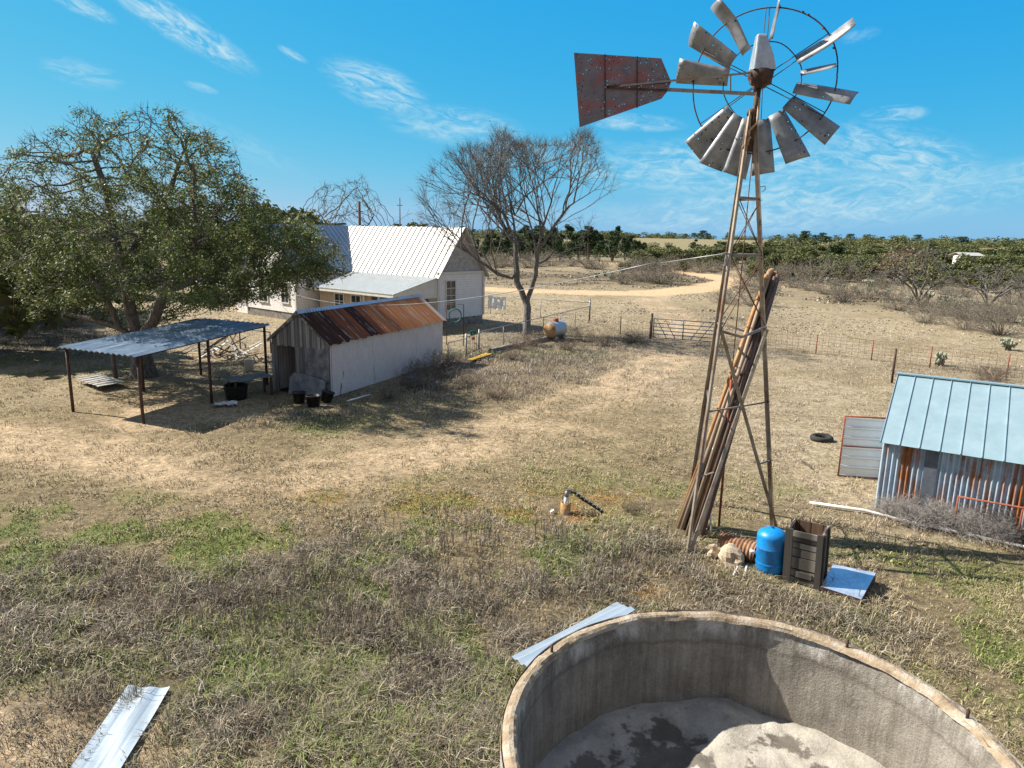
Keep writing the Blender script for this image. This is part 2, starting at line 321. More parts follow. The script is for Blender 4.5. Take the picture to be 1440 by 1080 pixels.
def mat_tankfloor():
    m, nt, b, _ = newmat('tank_floor_silt'); v = coord(nt, 'Object'); bl = noise(nt, v, 1.7, 8, .65); gr = noise(nt, v, 26, 5, .75)
    c = ramp(nt, bl, [(.28, (.24, .22, .185)), (.5, (.44, .41, .355)), (.7, (.60, .565, .50))]); sep = N(nt, 'ShaderNodeSeparateXYZ'); nt.links.new(v, sep.inputs[0])
    pd = noise(nt, v, 2.9, 5, .6); lowp = step_(nt, math_(nt, 'SUBTRACT', pd, math_(nt, 'MULTIPLY', sep.outputs[2], 1.6)), .555, .63); c = mix(nt, math_(nt, 'MULTIPLY', lowp, .8), c, (.085, .07, .055))
    c = mix(nt, .45, c, ramp(nt, gr, [(.3, (.65,)*3), (.7, (1.25,)*3)]), 'MULTIPLY'); setc(nt, b, c); rr = N(nt, 'ShaderNodeMix', data_type='FLOAT'); nt.links.new(lowp, rr.inputs[0]); rr.inputs[2].default_value = .95; rr.inputs[3].default_value = .6
    nt.links.new(rr.outputs[0], b.inputs['Roughness']); bump(nt, b, math_(nt, 'ADD', gr, bl), .7, .03); return m
M['tankfloor'] = mat_tankfloor()
def mat_vane(name, c1, c2, c3, holes, hs, red=0.0):
    m, nt, b, out = newmat(name); v = coord(nt, 'UV'); f = noise(nt, v, 2.5, 7, .7, (1.0, 1.0, 1)); c = ramp(nt, f, [(.3, c1), (.5, c2), (.72, c3)])
    st = noise(nt, v, 1.0, 5, .7, (2.0, 9, 1)); c = mix(nt, .35, c, ramp(nt, st, [(.3, (.7,)*3), (.7, (1.2,)*3)]), 'MULTIPLY')
    if red: c = mix(nt, math_(nt, 'MULTIPLY', step_(nt, noise(nt, v, 1.4, 2, .5, (1.2, 2.4, 1)), .44, .60), red), c, (.30, .085, .085))
    vo = N(nt, 'ShaderNodeTexVoronoi'); vo.inputs['Scale'].default_value = hs; nt.links.new(v, vo.inputs['Vector'])
    clus = step_(nt, noise(nt, v, 2.2, 2, .5), .5-holes, .53-holes)
    hole = math_(nt, 'MULTIPLY', math_(nt, 'LESS_THAN', vo.outputs['Distance'], .17), clus); rim = math_(nt, 'MULTIPLY', math_(nt, 'LESS_THAN', vo.outputs['Distance'], .23), clus)
    c = mix(nt, rim, c, (.05, .03, .025)); setc(nt, b, c); b.inputs['Metallic'].default_value = .3; b.inputs['Roughness'].default_value = .5
    rnd = math_(nt, 'GREATER_THAN', N(nt, 'ShaderNodeSeparateColor').outputs[0], .45)
    sepc = [n for n in nt.nodes if n.bl_idname == 'ShaderNodeSeparateColor'][0]; nt.links.new(vo.outputs['Color'], sepc.inputs[0])
    nt.links.new(math_(nt, 'SUBTRACT', 1.0, math_(nt, 'MULTIPLY', hole, rnd)), b.inputs['Alpha']); return m
M['vane'] = mat_vane('tail_vane_faded_red', (.12, .11, .135), (.19, .165, .19), (.24, .22, .25), .10, 19, .7)
M['blade'] = mat_vane('wheel_blade_galvanised', (.15, .16, .18), (.27, .28, .30), (.44, .44, .45), .0, 12)
# ------------------------------------------------------------------ ground zones
def seg_d(x, y, pl):
    d = np.full(x.shape, 1e9)
    for (a, b) in zip(pl[:-1], pl[1:]):
        ab = b[:2]-a[:2]; t = np.clip(((x-a[0])*ab[0]+(y-a[1])*ab[1])/(ab@ab), 0, 1)
        d = np.minimum(d, np.hypot(x-a[0]-t*ab[0], y-a[1]-t*ab[1]))
    return d
ROAD = [G(*p) for p in [(520, 400), (600, 403), (677, 407), (805, 411), (900, 413), (960, 409), (1010, 401), (1030, 396)]]
ROAD2 = [G(*p) for p in [(720, 361), (811, 365), (872, 371), (930, 377), (976, 384), (1010, 391), (1042, 397), (1075, 402)]]
DRIVE = [G(*p) for p in [(925, 414), (915, 425), (945, 440), (962, 458), (958, 480), (938, 505), (860, 545), (770, 580), (640, 630), (520, 655), (420, 668), (300, 664), (150, 640), (-50, 610), (-400, 590)]]
def blob(x, y, px, py, rx, ry): p = G(px, py); return np.exp(-(((x-p[0])/rx)**2+((y-p[1])/ry)**2))
def blobs(x, y, L):
    t = 0
    for (px, py, rx, ry, w) in L: t = t+w*blob(x, y, px, py, rx, ry)
    return t
WEED = [(120, 870, 4.0, 1.8, 1.4), (40, 960, 2, 1.6, 1.3), (230, 1010, 1.6, 1.5, 1.1), (420, 850, 2.4, 2.2, .8), (620, 830, 2.2, 2.5, .7), (800, 800, 1.7, 1.8, .8), (700, 900, 1.7, 1.2, .9), (470, 960, 1.5, 1.2, .8), (620, 1010, 1.2, 1.0, .8),
        (780, 520, 4, 4.0, 1.6), (640, 560, 3, 1.5, 1.5), (690, 525, 4, 4, 1.5), (830, 480, 5, 6, 1.4), (740, 545, 3, 2, 1.2), (60, 480, 7, 4, 1.0), (-60, 470, 8, 6, .8), (870, 390, 24, 18, 1.0), (760, 390, 26, 14, .9), (1000, 440, 5, 10, .6), (380, 595, 1.6, .8, .8), (440, 590, 1.5, .8, .7), (1010, 850, 1.5, .8, .6), (1330, 730, 1.2, .7, .9), (1150, 870, 1.2, 1, .4), (1250, 900, 2, 1, .3), (1150, 415, 10, 8, .5), (1300, 430, 12, 8, .6), (930, 780, 1, 1.2, .6), (1330, 520, 6, 1.5, .5)]
GREEN = [(90, 510, 4.5, 1.8, 1.2), (20, 520, 4, 2, 1.0), (500, 603, 2.2, .6, 1.0), (420, 607, 1.4, .4, 1.0), (700, 495, 2.4, 1.6, .8), (800, 500, 2.2, 1.4, .7), (550, 590, 3, 1, .6), (390, 930, 1.0, .9, 1.1), (300, 900, 1.2, .7, .7), (560, 780, 2.5, 1.6, .7), (700, 740, 2.2, 1.6, .7), (250, 750, 3.5, 1.6, .75), (80, 745, 3, 1.4, .5), (350, 790, 3, 1.0, .6), (800, 690, 2, 1.2, .5), (1220, 790, 2.0, .8, 1.2), (1380, 810, 1.8, .7, 1.0), (1300, 850, 1.4, .8, .9), (1400, 930, 1, .9, .8), (900, 760, 1.2, 1.0, .6), (920, 700, 1.2, 1.5, .5), (1200, 690, 1.2, .8, .5), (620, 930, 1.2, 1, .5), (500, 1040, 1, .8, .4), (1130, 690, 1.3, 1, .3), (600, 455, 4, 2, .8), (560, 460, 4, 2, .6), (440, 470, 4, 3, .5)]
RED = [(905, 818, .8, .55, 1.1), (785, 722, .9, .6, .7), (860, 700, .8, .5, .35), (800, 728, .3, .2, 1.0), (690, 715, .8, .4, .4), (700, 690, 2, .8, .25), (500, 710, 2.5, .8, .3)]
BARE = [(270, 580, 2.3, 1.9, 1.2), (240, 560, 2, 2, .6), (330, 500, 2.5, 2, .5), (60, 1060, 1.3, .75, 1.6), (-20, 1045, 1.2, .6, 1.4), (265, 662, 2.5, .8, .9), (620, 630, 3, 1.2, .7), (720, 600, 4, 1.8, .6), (850, 550, 4, 3, .5), (930, 500, 2.5, 3, .6), (430, 670, 3, .8, .4), (640, 515, 1.3, 1, .6), (150, 600, 3, .7, .5)]
def zones(x, y):
    n1 = fbm(x, y, 3.2, 3); n2 = fbm(x, y, 1.1, 9); n3 = fbm(x, y, 9.0, 21)
    wob = (n2-.5)*2.2+(n1-.5)*2
    road = 1-sstep(2.2, 3.4, np.minimum(seg_d(x, y, ROAD), seg_d(x, y, ROAD2))+wob*.7)
    dd = seg_d(x, y, DRIVE); drive = (1-sstep(.7, 2.6, dd+wob*.9))*(.25+1.0*sstep(.40, .62, n1)*(.4+.8*sstep(.35, .6, n2)))
    trk = np.exp(-((dd-.85)/.38)**2)*.5*sstep(.35, .6, n2)
    bare = np.clip(np.maximum(drive+trk, blobs(x, y, BARE)*(.35+1.1*sstep(.3, .65, n2))), 0, 1)
    weed = np.clip(blobs(x, y, WEED)*(.25+1.3*sstep(.32, .62, n1)), 0, 1)*(1-bare*.7)
    green = np.clip((blobs(x, y, GREEN)*1.0+.08+.34*np.exp(-((x+3)/8)**2-((y-13)/9)**2))*sstep(.42, .60, n2)*(.5+.8*sstep(.35, .6, n3)), 0, 1)*(1-bare*.6)
    far = sstep(26, 45, np.hypot(x, y)); green = green*(1-far*.55)
    red = np.clip(blobs(x, y, RED)*sstep(.4, .6, n2)*1.4, 0, 1)
    n4 = fbm(x, y, .42, 61, 3)
    return dict(n4=n4, road=np.clip(road, 0, 1), bare=bare, weed=weed, green=green, red=red, n1=n1, n2=n2, n3=n3)
def lerp(a, b, t): return a*(1-t[:, None])+np.asarray(b)*t[:, None]
def hill(x, y): d = np.hypot(x, y); return 5.4*sstep(170, 620, d)
TANK = A(2.41, 6.07)
def ground_z(x, y): return -.45*(1-sstep(2.27, 2.40, np.hypot(x-TANK[0], y-TANK[1])))+(fbm(x, y, 2.6, 31)-.5)*.10*sstep(2, 8, np.hypot(x, y))*(1-sstep(60, 120, np.hypot(x, y)))+hill(x, y)
def gz(x, y): return float(ground_z(np.array([x], float), np.array([y], float))[0])
def build_ground():
    th = np.unique(np.r_[np.arange(20, 160.01, .22), np.arange(-200, 20, 4.0), 160])*PI/180; th = th[(th > R_(-200)+1e-6)]
    rr = np.r_[np.linspace(.6, 5, 18), 5*1.0165**np.arange(1, 260), 380*1.09**np.arange(1, 30)]
    rr = rr[rr < 4200]; nt_, nr = len(th), len(rr)
    X = np.outer(rr, np.cos(th)).ravel(); Y = np.outer(rr, np.sin(th)).ravel()
    z = zones(X, Y); c = np.tile(A(.255, .205, .125), (len(X), 1))
    c = c*(.75+.5*z['n2'])[:, None]*(.8+.4*z['n3'])[:, None]*(.55+.9*z['n4'])[:, None]
    c = lerp(c, (.40, .335, .24), np.clip(sstep(24, 34, np.hypot(X, Y))+sstep(4, 9, X)*sstep(11, 16, Y), 0, 1)*.8*(.35+1.1*sstep(.3, .65, z['n1'])).clip(0, 1))
    c = lerp(c, (.11, .09, .065), z['weed']*.8); c = lerp(c, (.125, .16, .045), z['green']*.85); c = lerp(c, (.47, .36, .24), z['bare']*.88); c = lerp(c, (.40, .17, .065), z['red']*.8); c = lerp(c, (.60, .43, .27), z['road'])
    d = np.hypot(X, Y); far = sstep(130, 260, d); c = lerp(c, (.27, .235, .14), far)
    Z = ground_z(X, Y)
    i = np.arange(nr-1)[:, None]*nt_; j = np.arange(nt_)[None, :]; j2 = (j+1) % nt_
    F = np.stack([(i+j), (i+j2), (i+nt_+j2), (i+nt_+j)], -1).reshape(-1, 4)[:, ::-1]
    V = np.c_[X, Y, Z]; cen = len(V)   # close the middle with one ring of quads to the centre
    V = np.r_[V, [[0, 0, 0]]]; c = np.r_[c, c[:1]]
    Fc = np.stack([np.full(nt_//2, cen), np.arange(0, nt_-1, 2)[:nt_//2], np.arange(1, nt_, 2)[:nt_//2], (np.arange(2, nt_+1, 2) % nt_)[:nt_//2]], -1)
    m, nt, b, _ = newmat('pasture_soil'); at = N(nt, 'ShaderNodeAttribute', attribute_name='Col'); v = coord(nt, 'Object')
    g = noise(nt, v, 9, 7, .75); g2 = noise(nt, v, 1.4, 5, .65)
    cc = mix(nt, .8, at.outputs['Color'], ramp(nt, g, [(.3, (.32, .30, .28)), (.48, (.9,)*3), (.70, (1.6, 1.56, 1.5))]), 'MULTIPLY'); g3 = noise(nt, v, 4.2, 8, .72); cc = mix(nt, .7, cc, ramp(nt, g2, [(.3, (.66, .65, .62)), (.7, (1.25, 1.24, 1.22))]), 'MULTIPLY'); cc = mix(nt, .75, cc, ramp(nt, g3, [(.36, (.55, .53, .50)), (.5, (1.0,)*3), (.64, (1.32, 1.30, 1.27))]), 'MULTIPLY')
    setc(nt, b, cc); b.inputs['Roughness'].default_value = 1.0; b.inputs['Specular IOR Level'].default_value = .1; bump(nt, b, g, .8, .06)
    o = np_obj('ground', V, np.r_[F, Fc], m, c, smooth=True); tag(o, 'dry winter pasture with bare sandy tracks', kind='structure'); return o
build_ground()
# footprints nothing grows in: tests return True where free
FOOT = []    # list of (centre xy, axis u, half u, half v)
def foot(c, u, hu, hv): FOOT.append((np.asarray(c, float)[:2], unit(np.asarray(u, float)[:2]), hu, hv))
def free(x, y, m=0.0):
    ok = np.hypot(x-TANK[0], y-TANK[1]) > 2.44+m
    for c, u, hu, hv in FOOT:
        a = (x-c[0])*u[0]+(y-c[1])*u[1]; b = -(x-c[0])*u[1]+(y-c[1])*u[0]; ok &= ~((np.abs(a) < hu+m) & (np.abs(b) < hv+m))
    return ok
# ------------------------------------------------------------------ tank
def build_tank():
    base = A(TANK[0], TANK[1], 0); t = thing('concrete_water_tank', 'round open concrete stock tank with crumbling sandy rim, empty apart from silt', 'tank', base)
    n = 220; Ro, Ri, h = 2.45, 2.29, 1.24; V = []; F = []
    th = np.arange(n)*2*PI/n
    def ring(r, z): return np.c_[r*np.cos(th), r*np.sin(th), z*np.ones(n)]
    def nz(k, s=1.0): return (vnoise(np.cos(th)*9+40, np.sin(th)*9+40, k)-.5)*s
    lev = np.linspace(0, 1, 17); rings = []
    for L in lev: rings.append(ring(Ri-.012*np.sin(L*5)+nz(int(L*9), .03)+(.035*(L > .93))*vnoise(th*14, th*0, 4), -.3+L*(h+.3)+(L == 1)*(nz(50, .03))))
    nin = len(rings); wall = MB()
    rings2 = [ring(Ro+nz(7+k, .02), z+(k == 3)*nz(50, .03)) for k, z in enumerate((h, .8, .4, -.1))]
    def skin(rs):
        F = []
        for k in range(len(rs)-1):
            for i in range(n): F.append((k*n+i, k*n+(i+1) % n, (k+1)*n+(i+1) % n, (k+1)*n+i))
        return np.concatenate(rs), F
    V, F = skin(rings); wall.add(V, F, smooth=True); V, F = skin(rings2); wall.add(V, F, smooth=True); wall.build('tank_wall', M['concrete'], t)
    rim = MB(); top = h+nz(50, .03)
    prof = [(Ri-.005, -.05), (Ri+.012, -.012), (Ri+.04, .012), (Ri+.08, .018), (Ri+.12, .008), (Ri+.155, -.02), (Ri+.165, -.09)]; n0 = n; n = 640; th = np.arange(n)*2*PI/n; top = h+nz(50, .03)
    rs = [np.c_[(r+nz(60+k, .012))*np.cos(th), (r+nz(60+k, .012))*np.sin(th), top+z+(vnoise(th*30, th*0+k, 12+k)-.5)*.010+(vnoise(th*95, th*0+k*3, 40+k)-.5)*.008] for k, (r, z) in enumerate(prof)]
    V, F = skin(rs); rim.add(V, F, smooth=False); rim.build('rim', M['rim'], t)
    # silt floor heaped on the far right
    na, nr2 = 180, 70; aa, rr2 = np.meshgrid(np.arange(na)*2*PI/na, np.linspace(.02, 2.31, nr2)); x = (rr2*np.cos(aa)).ravel(); y = (rr2*np.sin(aa)).ravel(); r = np.hypot(x, y)
    z = -.10+.08*np.exp(-(((x-.95)/.9)**2+((y-1.0)/.9)**2))+.13*np.exp(-(((x-.35)/.35)**2+((y-1.9)/.5)**2))+.10*sstep(1.7, 2.2, r)+(fbm(x, y, .6, 5)-.5)*.12+(fbm(x, y, .16, 8)-.5)*.045-.05*np.exp(-(((x+1.0)/.9)**2+((y-.3)/.9)**2))
    q, a_ = np.meshgrid(np.arange(nr2-1), np.arange(na), indexing='ij'); b_ = (a_+1) % na; F = np.stack([q*na+a_, (q+1)*na+a_, (q+1)*na+b_, q*na+b_], -1).reshape(-1, 4)
    np_obj('silt_floor', np.c_[x, y, z], F, M['tankfloor'], parent=t, smooth=True)
    for px, py in ((768, 908), (1197, 898), (1374, 1004)):
        p = G(px, py+6, h)-base; d = unit([p[0], p[1], 0])*2.35; s = MB(); s.tube([[d[0], d[1], h-.05], [d[0], d[1], h+.10]], .017, 8); s.build('steel_stub', M['darkiron'], t)
    return t
build_tank()
# ------------------------------------------------------------------ windmill
def build_windmill():
    F1, F2, F3 = A(3.49, 12.83, 0), A(5.67, 14.24, 0), A(4.22, 15.75, 0); ctr = A(4.40, 14.27, 0); top = A(4.45, 14.25, 8.35)
    t = thing('windmill', 'rusty three legged steel windmill with broken wheel and red faded tail vane', 'windmill', ctr)
    B = lambda mb, name, m, par=t: mb.build(name, m, par, ctr)
    legs = []
    for Fp in (F1, F2, F3):
        tp = top+unit(Fp-ctr)*.07; legs.append((Fp, tp)); mb = MB(); mb.angle(Fp-A(0, 0, .15), tp, .072, .013, unit(ctr-Fp)*.3+A(-.5, .2, 0)); B(mb, 'tower_leg', M['legsteel'])
        mb.v = []; 
    def at(leg, z): a, b = legs[leg]; k = z/b[2]; return a*(1-k)+b*k
    for z in (6.75, 5.68, 4.28, 2.75, 1.5):
        for a, b in ((0, 1), (1, 2), (2, 0)):
            if (z < 2 and (a, b) != (0, 1)) or (z == 2.75 and (a, b) == (1, 2)): continue
            p, q = at(a, z), at(b, z)
            if z == 2.75: q = p+(q-p)*1.0
            if z == 1.5:
                mb = MB(); mb.bar(p, p+(q-p)*.18+A(0, 0, .03), .045, .012); B(mb, 'girt', M['galv']); mb = MB(); mb.bar(q, q-(q-p)*.17-A(0, 0, .02), .045, .012); B(mb, 'girt', M['galv']); continue
            mb = MB()
            if z == 4.28: mb.tube([p, p+(q-p)*.4+A(.05, -.04, -.14), q], .028, 7)
            elif z == 2.75: mb.tube([p, q], .018, 6)
            else: mb.angle(p, q, .045, .008, (0, 0, 1))
            B(mb, 'girt', M['galv'])
    for a, b in ((0, 1), (1, 2), (2, 0)):                      # rod cross bracing of the upper bays
        for z0, z1 in ((4.28, 5.68), (5.68, 6.75)):
            for p, q in ((at(a, z0), at(b, z1)), (at(b, z0), at(a, z1))): mb = MB(); mb.tube([p, q], .009, 5); B(mb, 'brace_rod', M['rod'])
    for p, q in ((at(0, 4.25), at(1, .02)), (at(1, 4.25), at(0, .02))): mb = MB(); mb.angle(p, q, .06, .01, (.2, 1, 0)); B(mb, 'diagonal_brace', M['legsteel'])
    for p, q in ((at(2, 4.25), at(0, 1.6)), (at(1, 4.25), at(2, 1.0))): mb = MB(); mb.angle(p, q, .045, .008, (.2, 1, 0)); B(mb, 'diagonal_brace', M['galv'])
    hub = D(1071, 115, 14.45)
    mb = MB(); mb.tube([top-A(0, 0, .7), [4.50, 14.2, 8.8]], .055, 10); mb.tube([top-A(0, 0, .05), top+A(0, 0, .06)], .11, 12); B(mb, 'mast_pipe', M['darkiron'])
    mb = MB(); mb.tube([[4.38, 14.15, 7.75], [4.36, 14.13, 8.0], [4.50, 14.1, 8.15], [4.51, 14.12, 8.6]], .022, 8); mb.tube([[4.27, 14.13, 7.7], [4.40, 14.1, 7.9]], .02, 8); B(mb, 'furl_lever', M['rustplate'])
    mb = MB(); mb.tube([[4.5, 14.2, 8.3], [4.46, 14.2, 3.2]], .010, 6); B(mb, 'pump_rod', M['rod'])
    mb = MB(); mb.tube([[4.46, 14.2, 3.2], [4.46, 14.2, -.05]], .026, 8); B(mb, 'well_pipe', M['redpipe'])
    mb = MB(); p = at(0, 5.7); mb.tube([p, p+A(-.12, -.05, .05), p+A(-.2, -.06, .02), p+A(-1.15, .9, -.20)], [.017, .019, .013, .007], 8); mb.box(p+A(-.1, -.05, -.1), (.05, .05, .2)); B(mb, 'cable_bracket', M['fencemetal'])
    mb = MB(); q = at(1, 7.0); mb.tube([q, q+A(.10, 0, .02), q+A(.11, 0, -.05), q+A(.06, 0, -.09)], .008, 6); B(mb, 'hook', M['rod'])
    # gearbox and hood
    gb = MB(); c = D(1069, 112, 14.2); gb.lathe(c, [(.0, -.16), (.10, -.15), (.17, -.08), (.225, .02), (.235, .14), (.20, .17), (0, .17)], 16); gb.tube([c+A(-.10, 0, -.1), c+A(-.04, .02, -.22)], .05, 8); gb.tube([c, hub], .06, 10); gb.box(c+A(.1, -.12, -.05), (.12, .1, .12), .4); gb.box(c+A(-.16, -.08, -.06), (.10, .08, .08), .2); B(gb, 'gearbox', M['darkiron'])
    hd = MB(); b0 = c+A(0, 0, .15)
    lo = [(-.20, -.19), (.23, -.19), (.25, .2), (-.18, .2)]; md = [(-.175, -.16), (.16, -.16), (.18, .17), (-.16, .17)]; hi = [(-.125, -.09), (.055, -.09), (.065, .08), (-.12, .08)]; tp = [(-.10, -.05), (.035, -.05), (.04, .05), (-.10, .05)]
    V = [b0+A(x, y, 0) for x, y in lo]+[b0+A(x, y, .28) for x, y in md]+[b0+A(x-.02, y, .60) for x, y in hi]+[b0+A(x-.02, y, .64) for x, y in tp]
    F = [(k*4+i, k*4+(i+1) % 4, k*4+4+(i+1) % 4, k*4+4+i) for k in range(3) for i in range(4)]+[(12, 13, 14, 15)]; hd.add(V, F); o = B(hd, 'gearbox_hood', M['hood']); bv = o.modifiers.new('b', 'BEVEL'); bv.width = .03; bv.segments = 2
    # wheel
    gam = R_(26); u = A(math.cos(gam), -math.sin(gam), 0); nrm = A(-math.sin(gam), -math.cos(gam), 0); w = A(0, 0, 1)
    def P(r, a, off=0): r = r*.88; return hub+u*r*math.cos(R_(a))+w*r*math.sin(R_(a))+nrm*off
    wh = MB()
    wh.tube([P(.80+.012*math.sin(a*.11), a) for a in range(0, 361, 6)], .010, 6, False); wh.tube([P(1.49+.02*math.sin(a*.06), a) for a in range(0, 361, 5)], .013, 6, False); wh.tube([hub-nrm*.12, hub+nrm*.16], .09, 12)
    for a in (90, 33, -29, 152, 214, 272):
        for s in (-1, 1): wh.tube([P(.06, a+s*40, .1*s), P(1.50, a+s*1.3, 0)], .009, 5)
    for a in (62, 57, 40, 22, 176, 250): wh.box(P(1.49, a), (.05, .03, .03), R_(20))
    wheel = B(wh, 'wheel', M['darkiron'])
    BL = [(169, 30, .72, 1.74, 1), (145, 36, .78, 1.80, 1), (120, 48, .72, 1.84, .8), (81, 80, .84, 1.62, .95), (29, 54, .78, 2.02, 1), (8, 66, .80, 1.48, .8), (-13.5, 48, .72, 1.95, 1), (-37.5, 30, .74, 1.95, 1), (-61.5, 26, .76, 1.90, 1), (-84, 30, .80, 1.96, .95), (-102, 28, .80, 2.02, 1), (-118.5, 26, .80, 2.02, 1), (-135, 28, .82, 1.98, 1)]
    for k, (a, beta, r0, r1, ws) in enumerate(BL):
        r0 *= .87; r1 *= (.95 if 100 < a < 180 else .87)
        rad = unit(P(1, a)-hub); tg = unit(np.cross(rad, nrm))*-1
        tg = -u*math.sin(R_(a))+w*math.cos(R_(a)); bet = R_(beta); nn = nrm*math.cos(bet)+tg*math.sin(bet); cw = unit(np.cross(nn, rad))
        mb = MB(); V = []; uv = []; nr, ncv = 9, 7; bend = .10 if a == 120 else (.05 if a == 29 else .0)
        for i in range(nr):
            f = i/(nr-1); r = r0+(r1-r0)*f; wd = (.31+.205*f)*ws; tw = (f-.5)*.25; n2 = nn*math.cos(tw)+cw*math.sin(tw); c2 = cw*math.cos(tw)-nn*math.sin(tw)
            for j in range(ncv):
                s = j/(ncv-1)-.5; V.append(hub+rad*(r-.05*s*(1 if k % 2 else -1)*(f > .9))+c2*wd*s+n2*(.05*(1-4*s*s)+bend*max(0, f-.55)*3)); uv.append((s*wd+k*1.7, r+k*.37))
        F = [(i*ncv+j, i*ncv+j+1, (i+1)*ncv+j+1, (i+1)*ncv+j) for i in range(nr-1) for j in range(ncv-1)]; mb.add(V, F, uv, smooth=True); o = mb.build('blade', M['blade'], wheel, ctr)
        so = o.modifiers.new('s', 'SOLIDIFY'); so.thickness = .004
        o['label'] = ('bent blade curling at its tip' if a == 120 else 'blade seen edge on at the top' if a == 81 else 'short torn blade' if a == 8 else None) or 'galvanised blade'
        if o['label'] == 'galvanised blade': del o['label']
    # tail
    yv = 14.15
    tb = MB(); a0 = D(1062, 132, 14.15); a1 = D(938, 126, yv); tb.bar(a0, a1, .05, .06); b0 = D(1070, 101, 14.1); b1 = D(850, 123, yv); tb.bar(b0, b1, .03, .035); tb.bar(D(1027, 106, yv), D(1027, 130, yv), .03); B(tb, 'tail_boom', M['galv'])
    tv = MB(); pts = [D(*p, yv+.02) for p in ((807, 74), (930, 82), (944, 115), (939, 128), (930, 139), (815, 179))]; tv.poly(pts[::-1], .006); tvo = B(tv, 'tail_vane', M['vane'])
    rb = MB(); rb.bar(D(853, 122, yv-.01), D(943, 115, yv-.01), .02, .035); rb.bar(D(853, 123, yv-.01), D(940, 127, yv-.01), .02, .035); rb.bar(D(851, 76, yv-.005), D(851, 166, yv-.005), .008, .02); rb.bar(D(896, 79, yv-.005), D(896, 152, yv-.005), .008, .02); rb.build('vane_stiffener', M['darkiron'], tvo, ctr)
    return t
build_windmill()
def pipes():
    spec = [('rusty', 4), ('tan', 3), ('dark', 5)]
    mats = dict(rusty=weathered('orange_rust_pipe', (.20, .075, .03), (.46, .24, .09), (.55, .36, .2), scale=3, rough=.8, bs=.2, stretch=(1, 1, .4)),
                tan=weathered('tan_pipe', (.26, .18, .12), (.44, .35, .26), scale=3, rough=.6, bs=.2, stretch=(1, 1, .4)), dark=weathered('dark_pipe', (.07, .045, .04), (.20, .135, .115), scale=3, rough=.65, bs=.2, stretch=(1, 1, .4)))
    lab = dict(rusty='orange rusted iron pipe leaning in the bundle against the windmill', tan='pale tan steel pipe leaning in the bundle against the windmill', dark='dark brown iron pipe leaning in the bundle against the windmill')
    L = [('rusty', 950, 742, 1078, 386), ('tan', 958, 748, 1082, 381), ('dark', 963, 744, 1087, 383), ('dark', 968, 752, 1090, 389), ('rusty', 972, 746, 1084, 379), ('tan', 953, 746, 1087, 378), ('dark', 977, 755, 1094, 386), ('dark', 982, 750, 1091, 384), ('dark', 985, 757, 1093, 392), ('tan', 965, 756, 1080, 392), ('rusty', 980, 744, 1092, 382)]
    for k, (c, x0, y0, x1, y1) in enumerate(L):
        p = G(x0, y0); p[1] += (k % 4)*.06; q = D(x1, y1, 14.55+(k % 3)*.09); r = (.038, .044, .05)[k % 3]
        o = MB(); o.tube([p-A(0, 0, .05), (p+q)/2+A(0, 0, -.04), q], r, 10)
        o.tube([p+(q-p)*.62, p+(q-p)*.635], r*1.25, 10)
        b = o.build('iron_pipe', mats[c], None, p); tag(b, lab[c], 'pipe', 'pipes leaning on the windmill')
    o = MB(); p, q = G(1001, 752), D(991, 682, 14.3); o.tube([p, (p+q)/2+A(.03, 0, 0), q], .02, 8); tag(o.build('plastic_pipe', M['white'], None, p), 'thin white plastic pipe standing under the windmill tower', 'pipe')
pipes()
